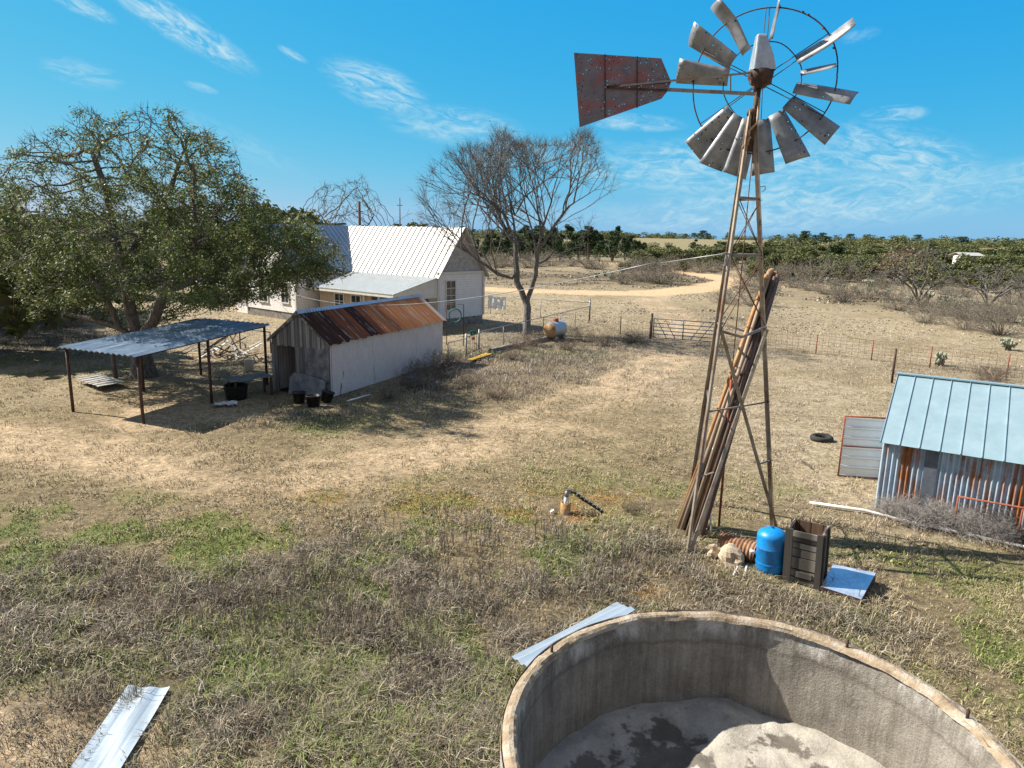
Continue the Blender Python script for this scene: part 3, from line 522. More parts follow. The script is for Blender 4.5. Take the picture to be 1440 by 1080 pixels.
# ------------------------------------------------------------------ clutter at the windmill foot
def clutter():
    base = A(4.83, 12.15, 0); t = thing('pressure_tank', 'bright blue upright pressure tank between the crate and the windmill', 'tank', base)
    mb = MB(); R, h = .262, .84; tilt = unit(A(-.03, .02, 1)); prof = [(0, 0), (R*.8, .005), (R*.93, .04), (R, .10), (R, .47), (R*1.012, .475), (R*1.012, .485), (R, .49), (R, h-.16)]+[(R*math.cos(a), h-.16+.16*math.sin(a)) for a in np.linspace(.15, PI/2, 9)]
    mb.lathe((0, 0, .03), prof, 36, tilt); mb.build('tank_body', M['bluepaint'], t)
    mb = MB(); mb.lathe((0, 0, .03), [(R+.004, .17), (R+.007, .18), (R+.007, .21), (R+.004, .22)], 36, tilt); mb.build('band', M['bluepaint'], t)
    mb = MB(); mb.lathe((0, 0, .03), [(.0, h+.015), (.028, h+.015), (.03, h-.005)], 12, tilt); mb.build('air_valve_cap', M['blackplastic'], t)
    mb = MB(); mb.tube([(-.24, .1, .33), (-.36, .12, .37)], .03, 8); mb.build('pipe_stub', M['white'], t)
    # crate: tall open wooden box with panelled front
    p0 = G(1102, 818); p1 = G(1155, 832); d = unit((p1-p0)[:2]); d = A(d[0], d[1], 0); n = A(-d[1], d[0], 0); W, Dp, Hh = .60, .52, 1.02; lean = A(-.02, .03, 0)
    t = thing('wooden_crate', 'tall open topped grey wooden crate with panelled side beside the blue tank', 'crate', p0); up = unit(A(0, 0, 1)+lean)
    def pt(a, b, z): return d*a+n*b+up*z
    ax = (d, n, up); mb = MB()
    for a in (.05, W-.05): mb.box(pt(a, .0, Hh/2), (.10, .035, Hh), ax=ax)
    mb.box(pt(W/2, .0, .95), (W-.2, .033, .10), ax=ax); mb.build('front_stile', M['crate'], t)
    mb = MB(); zs = [(.03, .13), (.15, .27), (.30, .50), (.52, .66), (.68, .78), (.80, .90)]
    for k, (a, b) in enumerate(zs): mb.box(pt(W/2, .03+.006*(k % 2), (a+b)/2), (W-.18, .02, b-a), ax=ax)
    mb.box(pt(W/2+.02, .01, .2), (W-.34, .02, .10), ax=ax); mb.build('front_panel', M['crate'], t)
    for a, nm in ((.012, 'side_board'), (W-.012, 'side_board')):
        mb = MB(); mb.box(pt(a, Dp/2+.02, Hh/2), (.024, Dp-.03, Hh), ax=ax); mb.box(pt(a+(.03 if a > .3 else -.03), .06, Hh/2), (.03, .09, Hh+.01), ax=ax); mb.box(pt(a+(.03 if a > .3 else -.03), Dp-.04, Hh/2), (.03, .09, Hh+.02), ax=ax); mb.build(nm, M['crate'], t)
    mb = MB(); mb.box(pt(W/2, Dp, Hh/2), (W-.05, .024, Hh), ax=ax); mb.build('back_board', M['cratein'], t)
    mb = MB(); mb.box(pt(W/2, Dp/2, .3), (W-.06, Dp-.06, .03), ax=ax)
    for a in (.037,): mb.box(pt(a, Dp/2+.02, .68), (.014, Dp-.06, .66), ax=ax); mb.box(pt(W-a, Dp/2+.02, .68), (.014, Dp-.06, .66), ax=ax)
    mb.build('lining', M['cratein'], t); foot(p0+d*W/2+n*Dp/2, d, W/2, Dp/2)
    # blue/white tin tray lying upside down
    c = [G(*p) for p in [(1153, 832), (1210, 852), (1230, 820), (1170, 806)]]; hgt = [.10, .12, .20, .18]; top = [q+A(0, 0, h) for q, h in zip(c, hgt)]; ce = sum(c)/4
    t = thing('metal_tray', 'shiny low white metal tray lying upside down in the grass beside the wooden crate', 'tray', ce)
    mb = MB(); mb.poly(top, .004); mb.build('lid_top', weathered('chalky_white_enamel', (.50, .58, .66), (.74, .80, .84), scale=2, rough=.18, metal=.55, bs=.03), t, ce)
    mb = MB()
    for i in range(4):
        a, b = top[i], top[(i+1) % 4]; mb.poly([a, b, b-A(0, 0, hgt[(i+1) % 4]-.03), a-A(0, 0, hgt[i]-.03)], .004)
    mb.build('lid_side', M['darkiron'], t, ce)
    # rusty corrugated drum on its side
    p = G(1022, 782); q = G(1062, 795); p[2] = .17; q[2] = .17; a = unit(q-p); L = .72; cen = (p+q)/2+A(.0, .14, .03)
    mb = MB(); prof = []
    for i in range(57): z = -L/2+L*i/56; prof.append((.21+.013*math.sin(i/56*10*2*PI), z))
    mb.lathe((0, 0, 0), prof, 28, a); mb.lathe((0, 0, 0), [(r-.01, z) for r, z in prof[::-1]], 28, a); o = mb.build('corrugated_drum', weathered('brown_rust_drum', (.12, .05, .025), (.30, .15, .075), (.42, .28, .18), scale=4, rough=.85, bs=.3), None, None, cen); tag(o, 'rusty brown ribbed drum lying on its side by the blue tank', 'drum')
    def rock(name, px, py, s, lab, z=.1, mt='rock', cat='rock'):
        c = G(px, py); r = np.random.default_rng(int(px)); mb = MB(); V = []; F = []; n, m = 14, 9
        for i in range(m):
            ph = PI*i/(m-1)
            for j in range(n):
                th = 2*PI*j/n; v = A(math.sin(ph)*math.cos(th), math.sin(ph)*math.sin(th), math.cos(ph)); f = 1+.35*(vnoise(np.array([v[0]*2+5.+px]), np.array([v[1]*2+v[2]*3+9.]), 3)[0]-.5)*2; f = min(f, 1.08)
                V.append(v*A(*s)*f)
        for i in range(m-1):
            for j in range(n): F.append((i*n+j, (i+1)*n+j, (i+1)*n+(j+1) % n, i*n+(j+1) % n))
        mb.add(V, F); o = mb.build(name, M[mt], None, None, c+A(0, 0, z)); o.rotation_euler = (r.uniform(-.2, .2), r.uniform(-.2, .2), r.uniform(0, 3)); tag(o, lab, cat); return o
    rock('limestone_rock', 1027, 792, (.27, .22, .25), 'big pale tan limestone chunk leaning on the rusty drum', .13)
    rock('limestone_slab', 1008, 780, (.32, .17, .16), 'flat brownish limestone slab left of the rusty drum', .09)
    rock('white_block', 777, 722, (.06, .06, .06), 'small white stone block left of the well pipe', .04, 'white', 'stone')
    rock('flat_stone', 1072, 800, (.28, .10, .03), 'thin flat orange stone under the blue tank', .02)
    for (x0, y0, x1, y1, lb) in ((1031, 812, 1040, 796, 'short white pipe offcut lying by the tan rock'), (1046, 813, 1050, 800, 'short white pipe offcut lying by the blue tank')):
        p, q = G(x0, y0), G(x1, y1); p[2] = .03; q[2] = .07; mb = MB(); mb.tube([p, q], .022, 8); tag(mb.build('pipe_offcut', M['white'], None, p), lb, 'pipe')
    # pale long pipe in the grass
    pts = [G(1138, 710), G(1215, 722), G(1290, 740), G(1370, 757), G(1440, 774), G(1500, 790)]; mb = MB(); mb.tube([q+A(0, 0, .06+.015*math.sin(i*2)) for i, q in enumerate(pts)], .036, 8); tag(mb.build('long_pipe', M['trim'], None, pts[0]), 'long pale pipe lying in the grass before the tin shed', 'pipe')
    # well casing with hose
    b = G(795, 722); t = thing('well_head', 'rusty well casing stub with white valve and black hose', 'well head', b)
    mb = MB(); mb.lathe((0, 0, 0), [(.11, -.05), (.115, .02), (.11, .26), (.095, .26), (.095, .1)], 20); mb.build('casing', M['rustplate'], t)
    mb = MB(); mb.tube([(0, 0, .1), (0, 0, .40)], .042, 10); mb.tube([(.07, 0, .15), (.06, 0, .42), (.02, 0, .46)], .016, 8); mb.build('riser_pipe', M['white'], t)
    mb = MB(); mb.tube([(0, 0, .40), (.03, 0, .50), (.10, .01, .50)], [.05, .055, .05], 10); mb.box((.03, -.03, .56), (.10, .03, .03), .5); mb.build('valve', M['fencemetal'], t)
    e = G(848, 722)-b; pts = [A(.10, .01, .50), A(.2, .01, .48), e*.45+A(0, 0, .33), e*.75+A(0, 0, .17), e+A(0, 0, .03)]; mb = MB(); mb.tube(pts, .034, 8); mb.build('hose', M['blackplastic'], t)
    mb = MB()
    for k in np.linspace(.05, .9, 7): q = pts[1]*(1-k)+pts[-1]*k+A(0, 0, .02*math.sin(k*3)); mb.lathe(q, [(.036, -.015), (.039, 0), (.036, .02)], 10, unit(pts[-1]-pts[1]))
    mb.build('hose_tape', M['tarp'], t)
    mb = MB(); mb.tube([(-.02, 0, .45), (-.14, 0, .47)], .012, 6); mb.build('valve_handle', M['redpipe'], t)
    # tyre and sticks
    c = G(1155, 620); mb = MB(); V, F = tube_np(np.array([[.26*math.cos(a), .2*math.sin(a), .09+.02*math.sin(a)] for a in np.linspace(0, 2*PI, 25)]), np.full(25, .09), 10); mb.add(V, [tuple(f) for f in F], smooth=True); tag(mb.build('old_tyre', M['rubber'], None, None, c), 'black old tyre half sunk in the dry grass near the tin shed', 'tyre')
    for (x0, y0, x1, y1, l) in ((1125, 648, 1141, 660, 'dark fallen stick in dry grass right of the windmill'), (1066, 708, 1080, 712, 'dark short stick in dry grass by the tower foot')):
        p, q = G(x0, y0), G(x1, y1); mb = MB(); mb.tube([p+A(0, 0, .05), (p+q)/2+A(0, .02, .07), q+A(0, 0, .04)], .02, 6); tag(mb.build('fallen_stick', M['bark'], None, p), l, 'stick')
    # loose sheets
    b = [G(720, 930, .50), G(868, 852, .22), G(893, 860, .30), G(738, 944, .62)]
    def sheet(name, q, lab, wv, amp, mt='sheetmetal', prof='tri'):
        mb = MB(); P0 = q[0]; U = (q[3]-q[0]+q[2]-q[1])/2; V = (q[1]-q[0]+q[2]-q[3])/2
        if np.cross(U, V)[2] < 0: P0 = P0+U; U = -U
        mb.sheet(P0, U, V, wv, amp, prof, per=8, rows=14, warp=.015); o = mb.build(name, M[mt], None, P0); so = o.modifiers.new('s', 'SOLIDIFY'); so.thickness = .004; tag(o, lab, 'metal sheet'); return o
    q = [G(720, 926, .36), G(866, 850, .12), G(898, 858, .30), G(742, 943, .62)]; sheet('metal_sheet', q, 'long grey ribbed metal sheet leaning behind the concrete tank', 3, .03)
    q = [G(100, 1088), G(206, 967), G(240, 972), G(200, 1088)]; q = [p+A(0, 0, z) for p, z in zip(q, (.06, .04, .05, .07))]; sheet('metal_sheet', q, 'pale metal sheet lying on sand in the near grass', 2, .02); foot(sum(q)/4, q[1]-q[0], .95, .22)
    q = [G(107, 540), G(143, 533), G(177, 545), G(139, 552)]; q = [p+A(0, 0, .22) for p in q]; o = sheet('metal_sheet', q, 'square corrugated metal sheet lying behind the carport post', 6, .03, 'whiteroof', 'rib')
clutter()
# ------------------------------------------------------------------ generic wall / window helpers
def window(par, base, c, u, n, w, h, name='window', bars=(1, 1)):
    u = unit(u); n = unit(n); up = A(0, 0, 1); ax = (u, n, up); mb = MB(); fw = .07
    mb.box(c+up*(h/2+fw/2)+n*.03, (w+2*fw, .06, fw), ax=ax); mb.box(c-up*(h/2+fw/2)+n*.04, (w+2*fw+.06, .09, fw), ax=ax)
    for s in (-1, 1): mb.box(c+u*s*(w/2+fw/2)+n*.03, (fw, .06, h), ax=ax)
    for k in range(bars[0]): mb.box(c+u*(w*(k+1)/(bars[0]+1)-w/2)+n*.025, (.03, .03, h), ax=ax)
    for k in range(bars[1]): mb.box(c+up*(h*(k+1)/(bars[1]+1)-h/2)+n*.027, (w, .034, .04), ax=ax)
    f = mb.build(name, M['trim'], par, base); mb = MB(); mb.box(c+n*.006, (w, .012, h), ax=ax); mb.build('pane', M['glass'], f, base); return f
# ------------------------------------------------------------------ right tin shed
def tin_shed():
    P0 = A(8.43, 15.52, 0); d = unit(G(1440, 647, 1.6)-G(1243, 617, 1.6)); n = A(-d[1], d[0], 0); L, W, h, hr = 6.0, 2.3, 1.66, 2.78
    t = thing('tin_shed', 'low corrugated tin shed with rust streaked wall and pale metal roof', 'shed', P0)
    def pt(a, b, z): return P0+d*a+n*b+A(0, 0, z)
    mb = MB(); mb.sheet(pt(L, 0, 0), -d*L, A(0, 0, h), int(L/.105), .024, 'sin', 10, rows=2); mb.build('front_wall', M['corr'], t, P0)
    # dark strip before the corrugation, standing for the windmill bundle's shadow
    mb = MB(); mb.box(pt(.98, -.025, h/2-.02), (.26, .018, h-.06), ax=(d, n, A(0, 0, 1))); mb.build('shadow_strip', weathered('blue_grey_shadow', (.10, .12, .15), (.17, .19, .23), scale=3, rough=.7, bs=.1), t, P0)
    mb = MB(); mb.sheet(pt(0, 0, 0), n*2*W, A(0, 0, h), 40, .013, 'sin', 6); mb.poly([pt(0, 0, h), pt(0, W, hr), pt(0, 2*W, h)], .01); mb.build('end_wall', M['corr'], t, P0)
    mb = MB(); mb.sheet(pt(L, 2*W, 0), A(0, 0, h), -d*L, 20, .01, 'sin', 4); mb.sheet(pt(L, 0, 0), n*2*W, A(0, 0, h), 30, .01, 'sin', 4); mb.poly([pt(L, 0, h), pt(L, W, hr), pt(L, 2*W, h)], .01); mb.build('rear_wall', M['corr'], t, P0)
    sl = (hr-h)/W; ov = .16
    for sgn in (0, 1):
        mb = MB(); b0, b1 = (-ov, W) if sgn == 0 else (2*W+ov, W); z0, z1 = h-sl*ov+.02, hr+.02
        A0, A1, B1, B0 = pt(-.06, b0, z0), pt(L+.1, b0, z0), pt(L+.1, b1, z1), pt(-.06, b1, z1); mb.poly([A0, A1, B1, B0] if sgn == 0 else [A1, A0, B0, B1], .012)
        nn = unit(np.cross(A1-A0, B0-A0)); nn = nn if nn[2] > 0 else -nn
        for k in range(17):
            a = -.05+k*.385; p, q = pt(a, b0, z0)+nn*.014, pt(a, b1, z1)+nn*.014; mb.bar(p, q, .014, .024, up=nn)
        mb.build('roof', M['blueroof'], t, P0)
    mb = MB(); mb.bar(pt(-.08, W, hr+.035), pt(L+.1, W, hr+.035), .16, .03); mb.build('ridge_cap', M['blueroof'], t, P0)
    # open panelled door at the back left corner
    e0 = G(1178, 669); e1 = e0+unit(A(1, -.16, 0))*1.12; dd = unit(e1-e0); dn = A(-dd[1], dd[0], 0); Hd = 1.62
    mb = MB(); mb.sheet(e0+A(0, 0, Hd-.03), A(0, 0, -Hd+.06), dd*1.12, 6, .05, 'rib', 8); door = mb.build('door', M['porchroof'], t, P0)
    fr = MB()
    for a in (0, 1.12): fr.tube([e0+dd*a-dn*.03, e0+dd*a-dn*.03+A(0, 0, Hd)], .022, 8)
    for z in (0.02, .82, Hd): fr.tube([e0-dn*.03+A(0, 0, z), e1-dn*.03+A(0, 0, z)], .022, 8)
    fr.build('door_frame', M['redpipe'], door, P0)
    foot(pt(L/2, W, 0), d, L/2+.05, W+.05)
    # rack of red pipe in front of the wall
    r0 = pt(1.55, -.30, 0); t2 = thing('pipe_rack', 'rusty red pipe rail on posts in front of the tin wall', 'rack', r0); mb = MB(); mb.tube([r0-r0+A(0, 0, .72), d*3.2+A(0, 0, .74)], .022, 8); mb.build('rail', M['redpipe'], t2)
    for a in (.02, 1.15, 2.4): mb = MB(); mb.tube([d*a+A(0, 0, -.1), d*a+A(0, 0, .72)], .02, 8); mb.build('post', M['redpipe'], t2)
    return pt, d, n
SHED_PT, SHED_D, SHED_N = tin_shed()
# ------------------------------------------------------------------ long rusty shed
def long_shed():
    FR = A(-6.61, 25.36, 0); s = unit(A(math.cos(R_(67.5)), math.sin(R_(67.5)), 0)); f = A(-s[1], s[0], 0); W, L, h, hr = 2.6, 8.6, 2.08, 3.10
    t = thing('storage_shed', 'long narrow shed with rusty corrugated gable roof and pale metal side wall', 'shed', FR)
    def pt(a, b, z): return FR+f*a+s*b+A(0, 0, z)     # a across the front to the left, b back along the shed
    up = A(0, 0, 1)
    mb = MB(); mb.sheet(pt(0, 0, .02), s*L, up*(h-.03), int(L/.16), .012, 'sin', 6, rows=2); mb.build('side_wall', M['pinkwall'], t, FR)
    mb = MB(); mb.sheet(pt(W, L, .02), -s*L, up*(h-.03), int(L/.16), .012, 'sin', 4); mb.box(pt(W/2, L-.02, h/2), (.03, W-.05, h), ax=(s, f, up)); mb.poly([pt(0, L, h), pt(W, L, h), pt(W/2, L, hr)], .02); mb.build('rear_wall', M['pinkwall'], t, FR)
    ax = (f, s, up); mb = MB()                                # plank gable
    pl = 14
    for k in range(pl):
        a0, a1 = W*k/pl+.004, W*(k+1)/pl-.004; zt = lambda a: h-.18+(hr-h+.15)*(1-abs(a-W/2)/(W/2)); off = -.04-.006*(k % 3)
        lo = 1.78+.03*(k % 2); P = [pt(a0, off, lo), pt(a0, off, zt(a0)+.05), pt(a1, off, zt(a1)+.05), pt(a1, off, lo)]; u0 = k*.31
        mb.add(P+[q+s*.022 for q in P], [(0, 1, 2, 3), (7, 6, 5, 4), (0, 4, 5, 1), (1, 5, 6, 2), (2, 6, 7, 3), (3, 7, 4, 0)], [(a0+u0, lo), (a0+u0, 3), (a1+u0, 3), (a1+u0, lo)]*2)
    mb.build('gable_boards', M['wood'], t, FR)
    gm = weathered('blue_grey_tin_door', (.11, .12, .15), (.22, .23, .26), (.33, .33, .33), scale=2.5, rough=.6, metal=.2, bs=.2)
    mb = MB(); mb.box(pt(.62, -.01, .93), (1.16, .03, 1.78), ax=ax); mb.build('door_panel', gm, t, FR)
    mb = MB(); mb.box(pt(1.32, -.035, .95), (.42, .03, 1.70), ax=ax); mb.build('door_board', M['wood'], t, FR)
    mb = MB(); mb.box(pt(W-.12, -.02, .95), (.30, .03, 1.86), ax=ax); mb.build('jamb_board', M['wood'], t, FR)
    for a in (.03, W-.0): mb = MB(); mb.box(pt(a, .05, h/2), (.07, .08, h), ax=ax); mb.build('corner_post', M['wood'], t, FR)
    mb = MB(); mb.box(pt(W/2, L*.3, 1.0), (W-.1, .05, 1.9), ax=ax); mb.box(pt(W/2, L*.15, .02), (W-.08, L*.28, .02), ax=ax); mb.build('interior_shade_panel', M['dark'], t, FR)  # near-black panel and floor stand for the shade inside the shed
    mb = MB(); fl = [(1.75, 0.0), (.95, 0.0), (.25, .0), (.12, .1), (.12, .62), (.45, .70), (1.15, .80), (1.55, .82), (1.72, .62)]; mb.poly([pt(a, -.22+.14*z, z+.02) for a, z in fl][::-1], .02); o = mb.build('sheet_metal_panel', gm, None, pt(1, -.2, 0)); tag(o, 'grey metal panel leaning against the shed front behind the buckets', 'metal panel')
    sl = (hr-h)/(W/2); ov = .14
    for sg in (0, 1):
        mb = MB(); a0 = -ov if sg == 0 else W+ov; z0 = h-sl*ov; P0 = pt(a0, -.16, z0+.02); Pr = pt(W/2, -.16, hr+.02)
        if sg == 0: mb.sheet(P0, s*(L+.3), Pr-P0, 56, .014, 'sin', 6, jag=.03, rows=5, warp=.012)
        else: mb.sheet(P0+s*(L+.3), -s*(L+.3), Pr-P0, 56, .014, 'sin', 6, jag=.03, rows=3)
        mb.build('roof', M['rustroof'], t, FR)
    mb = MB(); mb.sheet(pt(W/2-.13, -.18, hr-.06), s*(L+.34), f*.13+up*.115, 10, .003, 'sin', 4); mb.sheet(pt(W/2, -.18, hr+.055), s*(L+.34), f*.13-up*.115, 10, .003, 'sin', 4); mb.build('ridge_cap', M['sheetmetal'], t, FR)
    mb = MB()
    for a0, a1 in ((-ov+.02, W/2), (W+ov-.02, W/2)): mb.bar(pt(a0, -.12, h-sl*ov-.03), pt(a1, -.12, hr-.05), .03, .09)
    mb.build('barge_board', M['wood'], t, FR)
    foot(pt(W/2, L/2, 0), s, L/2+.05, W/2+.05)
    # buckets
    for (px, py, r, lb) in ((421, 566, .22, 'black plastic tub standing leftmost before the shed'), (441, 571, .25, 'widest black plastic tub before the shed, in the middle'), (458, 565, .22, 'black plastic tub tipped toward the shed corner, rightmost')):
        c = G(px, py); mb = MB(); hh = .36; mb.lathe((0, 0, 0), [(0, .01), (r*.82, .01), (r, hh), (r*1.09, hh), (r*1.09, hh+.03), (r*.97, hh+.03), (r*.80, .05), (0, .05)], 22, (0, 0, 1) if px != 458 else (.28, .1, 1)); tag(mb.build('plastic_tub', M['blackplastic'], None, None, c), lb, 'tub', 'black tubs at the shed')
    c = G(478, 556); mb = MB(); mb.tube([c-c, A(.12, .35, 1.15)], .025, 6); tag(mb.build('leaning_post', M['bark'], None, None, c), 'dark thin post leaning on the pale shed wall', 'post')
    p, q = G(488, 566), G(520, 558); mb = MB(); mb.tube([p+A(0, 0, .05), q+A(0, 0, .08)], .03, 6); tag(mb.build('pipe_scrap', M['white'], None, p), 'pale pipe lying in the shaded weeds by the shed wall', 'pipe')
    c = G(576, 535); mb = MB(); 
    for k in range(5): mb.tube([A(.09*k-.2, .05*(k % 2), .05), A(.09*k-.1, .08, .14), A(.09*k, .0, .04)], .06, 7)
    tag(mb.build('blue_bag', weathered('blue_plastic_bag', (.05, .10, .22), (.12, .20, .36), scale=8, rough=.4, bs=.4), None, None, c), 'crumpled blue plastic bag in the weeds along the shed wall', 'bag')
    return pt
long_shed()
# ------------------------------------------------------------------ carport
def carport():
    pos = dict(a=(A(-11.45, 21.37, 0), 2.2), b=(A(-10.50, 24.2, 0), 2.3), c=(A(-9.62, 27.3, 0), 2.4), d=(A(-14.42, 22.66, 0), 2.2), e=(A(-13.7, 25.8, 0), 2.3), f=(A(-12.95, 29.0, 0), 2.4))
    base = pos['b'][0]; t = thing('carport', 'open carport of dark pipe posts under a flat corrugated sheet roof', 'carport', base)
    for p, h in pos.values(): mb = MB(); mb.tube([p-A(0, 0, .2), p+A(0, 0, h-.03)], .05, 10); mb.build('post', M['darkiron'], t, base)
    mb = MB()
    for k1, k2 in (('a', 'c'), ('d', 'f'), ('a', 'd'), ('b', 'e'), ('c', 'f')): (p, h), (q, g) = pos[k1], pos[k2]; mb.bar(p+A(0, 0, h-.06), q+A(0, 0, g-.06), .05, .08)
    mb.build('beam', M['darkiron'], t, base)
    D0, A0, C0, F0 = [pos[k][0]+A(0, 0, pos[k][1]+.02) for k in 'dacf']; ex = unit(C0-A0)*.25; ey = unit(D0-A0)*.12
    P0 = A0-ex-ey; mb = MB(); U = (D0-A0)+2*ey; V = (C0-A0)+2*ex; mb.sheet(P0+U+V, -U, -V, 14, .065, 'tri', 6, rows=2); o = mb.build('roof', M['carportroof'], t, base); so = o.modifiers.new('s', 'SOLIDIFY'); so.thickness = .006
    # clutter below and behind
    c = G(340, 560); t = thing('work_bench', 'low dark bench of boards over a black bin under the carport edge', 'bench', c); d = unit(A(.9, .9, 0)); n = A(-d[1], d[0], 0); ax = (d, n, A(0, 0, 1))
    mb = MB(); mb.box(A(.15, .3, .72), (1.6, .7, .05), ax=ax); mb.build('bench_top', gmat, t)
    for a in (-.6, .75):
        for b in (-.28, .28): mb = MB(); mb.box(A(.15, .3, .35)+d*a+n*b, (.07, .07, .70), ax=ax); mb.build('leg', M['darkiron'], t)
    c2 = c+A(-.15, -.1, 0); mb = MB(); mb.lathe((0, 0, 0), [(0, 0), (.34, 0), (.42, .5), (.45, .52), (.40, .5), (.33, .05), (0, .05)], 20); tag(mb.build('black_bin', M['blackplastic'], None, None, c2), 'big black round bin in front of the low bench', 'bin')
    c = G(318, 571); V = []; r = np.random.default_rng(3); mb = MB(); g = 9
    for i in range(g):
        for j in range(g): V.append(A((i-4)*.09+r.uniform(-.02, .02), (j-4)*.06+r.uniform(-.02, .02), .05+r.uniform(0, .10)))
    mb.add(V, [(i*g+j, (i+1)*g+j, (i+1)*g+j+1, i*g+j+1) for i in range(g-1) for j in range(g-1)]); o = mb.build('crumpled_paper', M['tarp'], None, None, c); o.rotation_euler[2] = .4; tag(o, 'crumpled white sheet on the ground under the carport', 'sheet')
    c = G(351, 522); mb = MB(); mb.lathe((0, 0, 0), [(0, .01), (.17, .01), (.21, .50), (.225, .52), (.20, .51), (.16, .05)], 18); mb.lathe((0, 0, 0), [(0, .43), (.19, .43)], 18); tag(mb.build('pale_bucket', M['trim'], None, None, c), 'pale round bucket standing between the carport and the shed', 'bucket')
    # heap of sticks and boards
    c = G(308, 500); t = thing('wood_pile', 'jumbled pile of old boards and branches behind the carport', 'wood pile', c); r = np.random.default_rng(5)
    for k in range(26):
        a = r.uniform(0, PI); L = r.uniform(.7, 2.2); p = A(r.uniform(-1.4, 1.6), r.uniform(-.8, .8), .05+.3*abs(r.normal())); d = A(math.cos(a), math.sin(a), r.uniform(-.15, .5))*L/2; mb = MB()
        if k % 3: mb.bar(p-d, p+d, .09, .03)
        else: mb.tube([p-d, p+A(0, 0, .06), p+d], .035, 6)
        o = mb.build('board' if k % 3 else 'branch', (M['rock'], M['crate'], M['trim'])[k % 3] if k % 3 else M['bark'], t)
        V = np.zeros(len(o.data.vertices)*3); o.data.vertices.foreach_get('co', V); V = V.reshape(-1, 3); mn = V[:, 2].min()
        if mn < 0: o.location.z = -mn
    c = G(322, 497); t = thing('sawhorse_frame', 'upright crossed timber frame standing in the wood pile', 'frame', c); mb = MB()
    for p, q in ((A(-.5, 0, 0), A(.1, .2, 1.25)), (A(.5, .1, 0), A(-.1, 0, 1.3)), (A(-.3, .5, 0), A(.35, .6, 1.2)), (A(-.05, .1, 1.1), A(.2, .6, 1.1))): mb.bar(p, q, .07, .05)
    mb.build('timber', M['rock'], t)
    c = G(380, 512); t = thing('rubble_heap', 'low heap of stones and scrap beside the shed back corner', 'heap', c); r = np.random.default_rng(8)
    for k in range(14):
        mb = MB(); s = r.uniform(.12, .3); V = []; 
        for i in range(6):
            ph = PI*i/5
            for j in range(8): th = 2*PI*j/8; V.append(A(math.sin(ph)*math.cos(th), math.sin(ph)*math.sin(th), .7*math.cos(ph))*s*r.uniform(.75, 1.1))
        mb.add(np.array(V)+A(r.uniform(-1.1, .6), r.uniform(-.3, 1.8), s*.4), [(i*8+j, (i+1)*8+j, (i+1)*8+(j+1) % 8, i*8+(j+1) % 8) for i in range(5) for j in range(8)]); mb.build('stone', M['stone'] if k % 2 else M['rock'], t)
    # pipe rail behind (back yard railing)
    p, q = G(335, 492), G(381, 497); b = p; t = thing('pipe_rail', 'thin pale pipe railing behind the carport and wood pile', 'railing', b); mb = MB(); mb.tube([A(-.3, .3, 1.1), q-b+A(0, 0, 1.05)], .03, 8); mb.build('rail', M['fencemetal'], t)
    for e in (A(0, 0.3, 0), q-b): mb = MB(); mb.tube([e-A(0, 0, .1), e+A(0, 0, 1.06)], .035, 8); mb.build('post', M['darkiron'], t)
    c = G(163, 532); mb = MB(); mb.tube([A(0, 0, 0), A(-.04, .02, .7), A(-.09, 0, 1.5)], [.09, .08, .07], 8); tag(mb.build('timber_post', M['bark'], None, None, c), 'short grey leaning timber post by the oak trunk', 'post')
gmat = weathered('blue_grey_boards', (.10, .12, .14), (.22, .25, .28), scale=3, rough=.7, bs=.2)
carport()
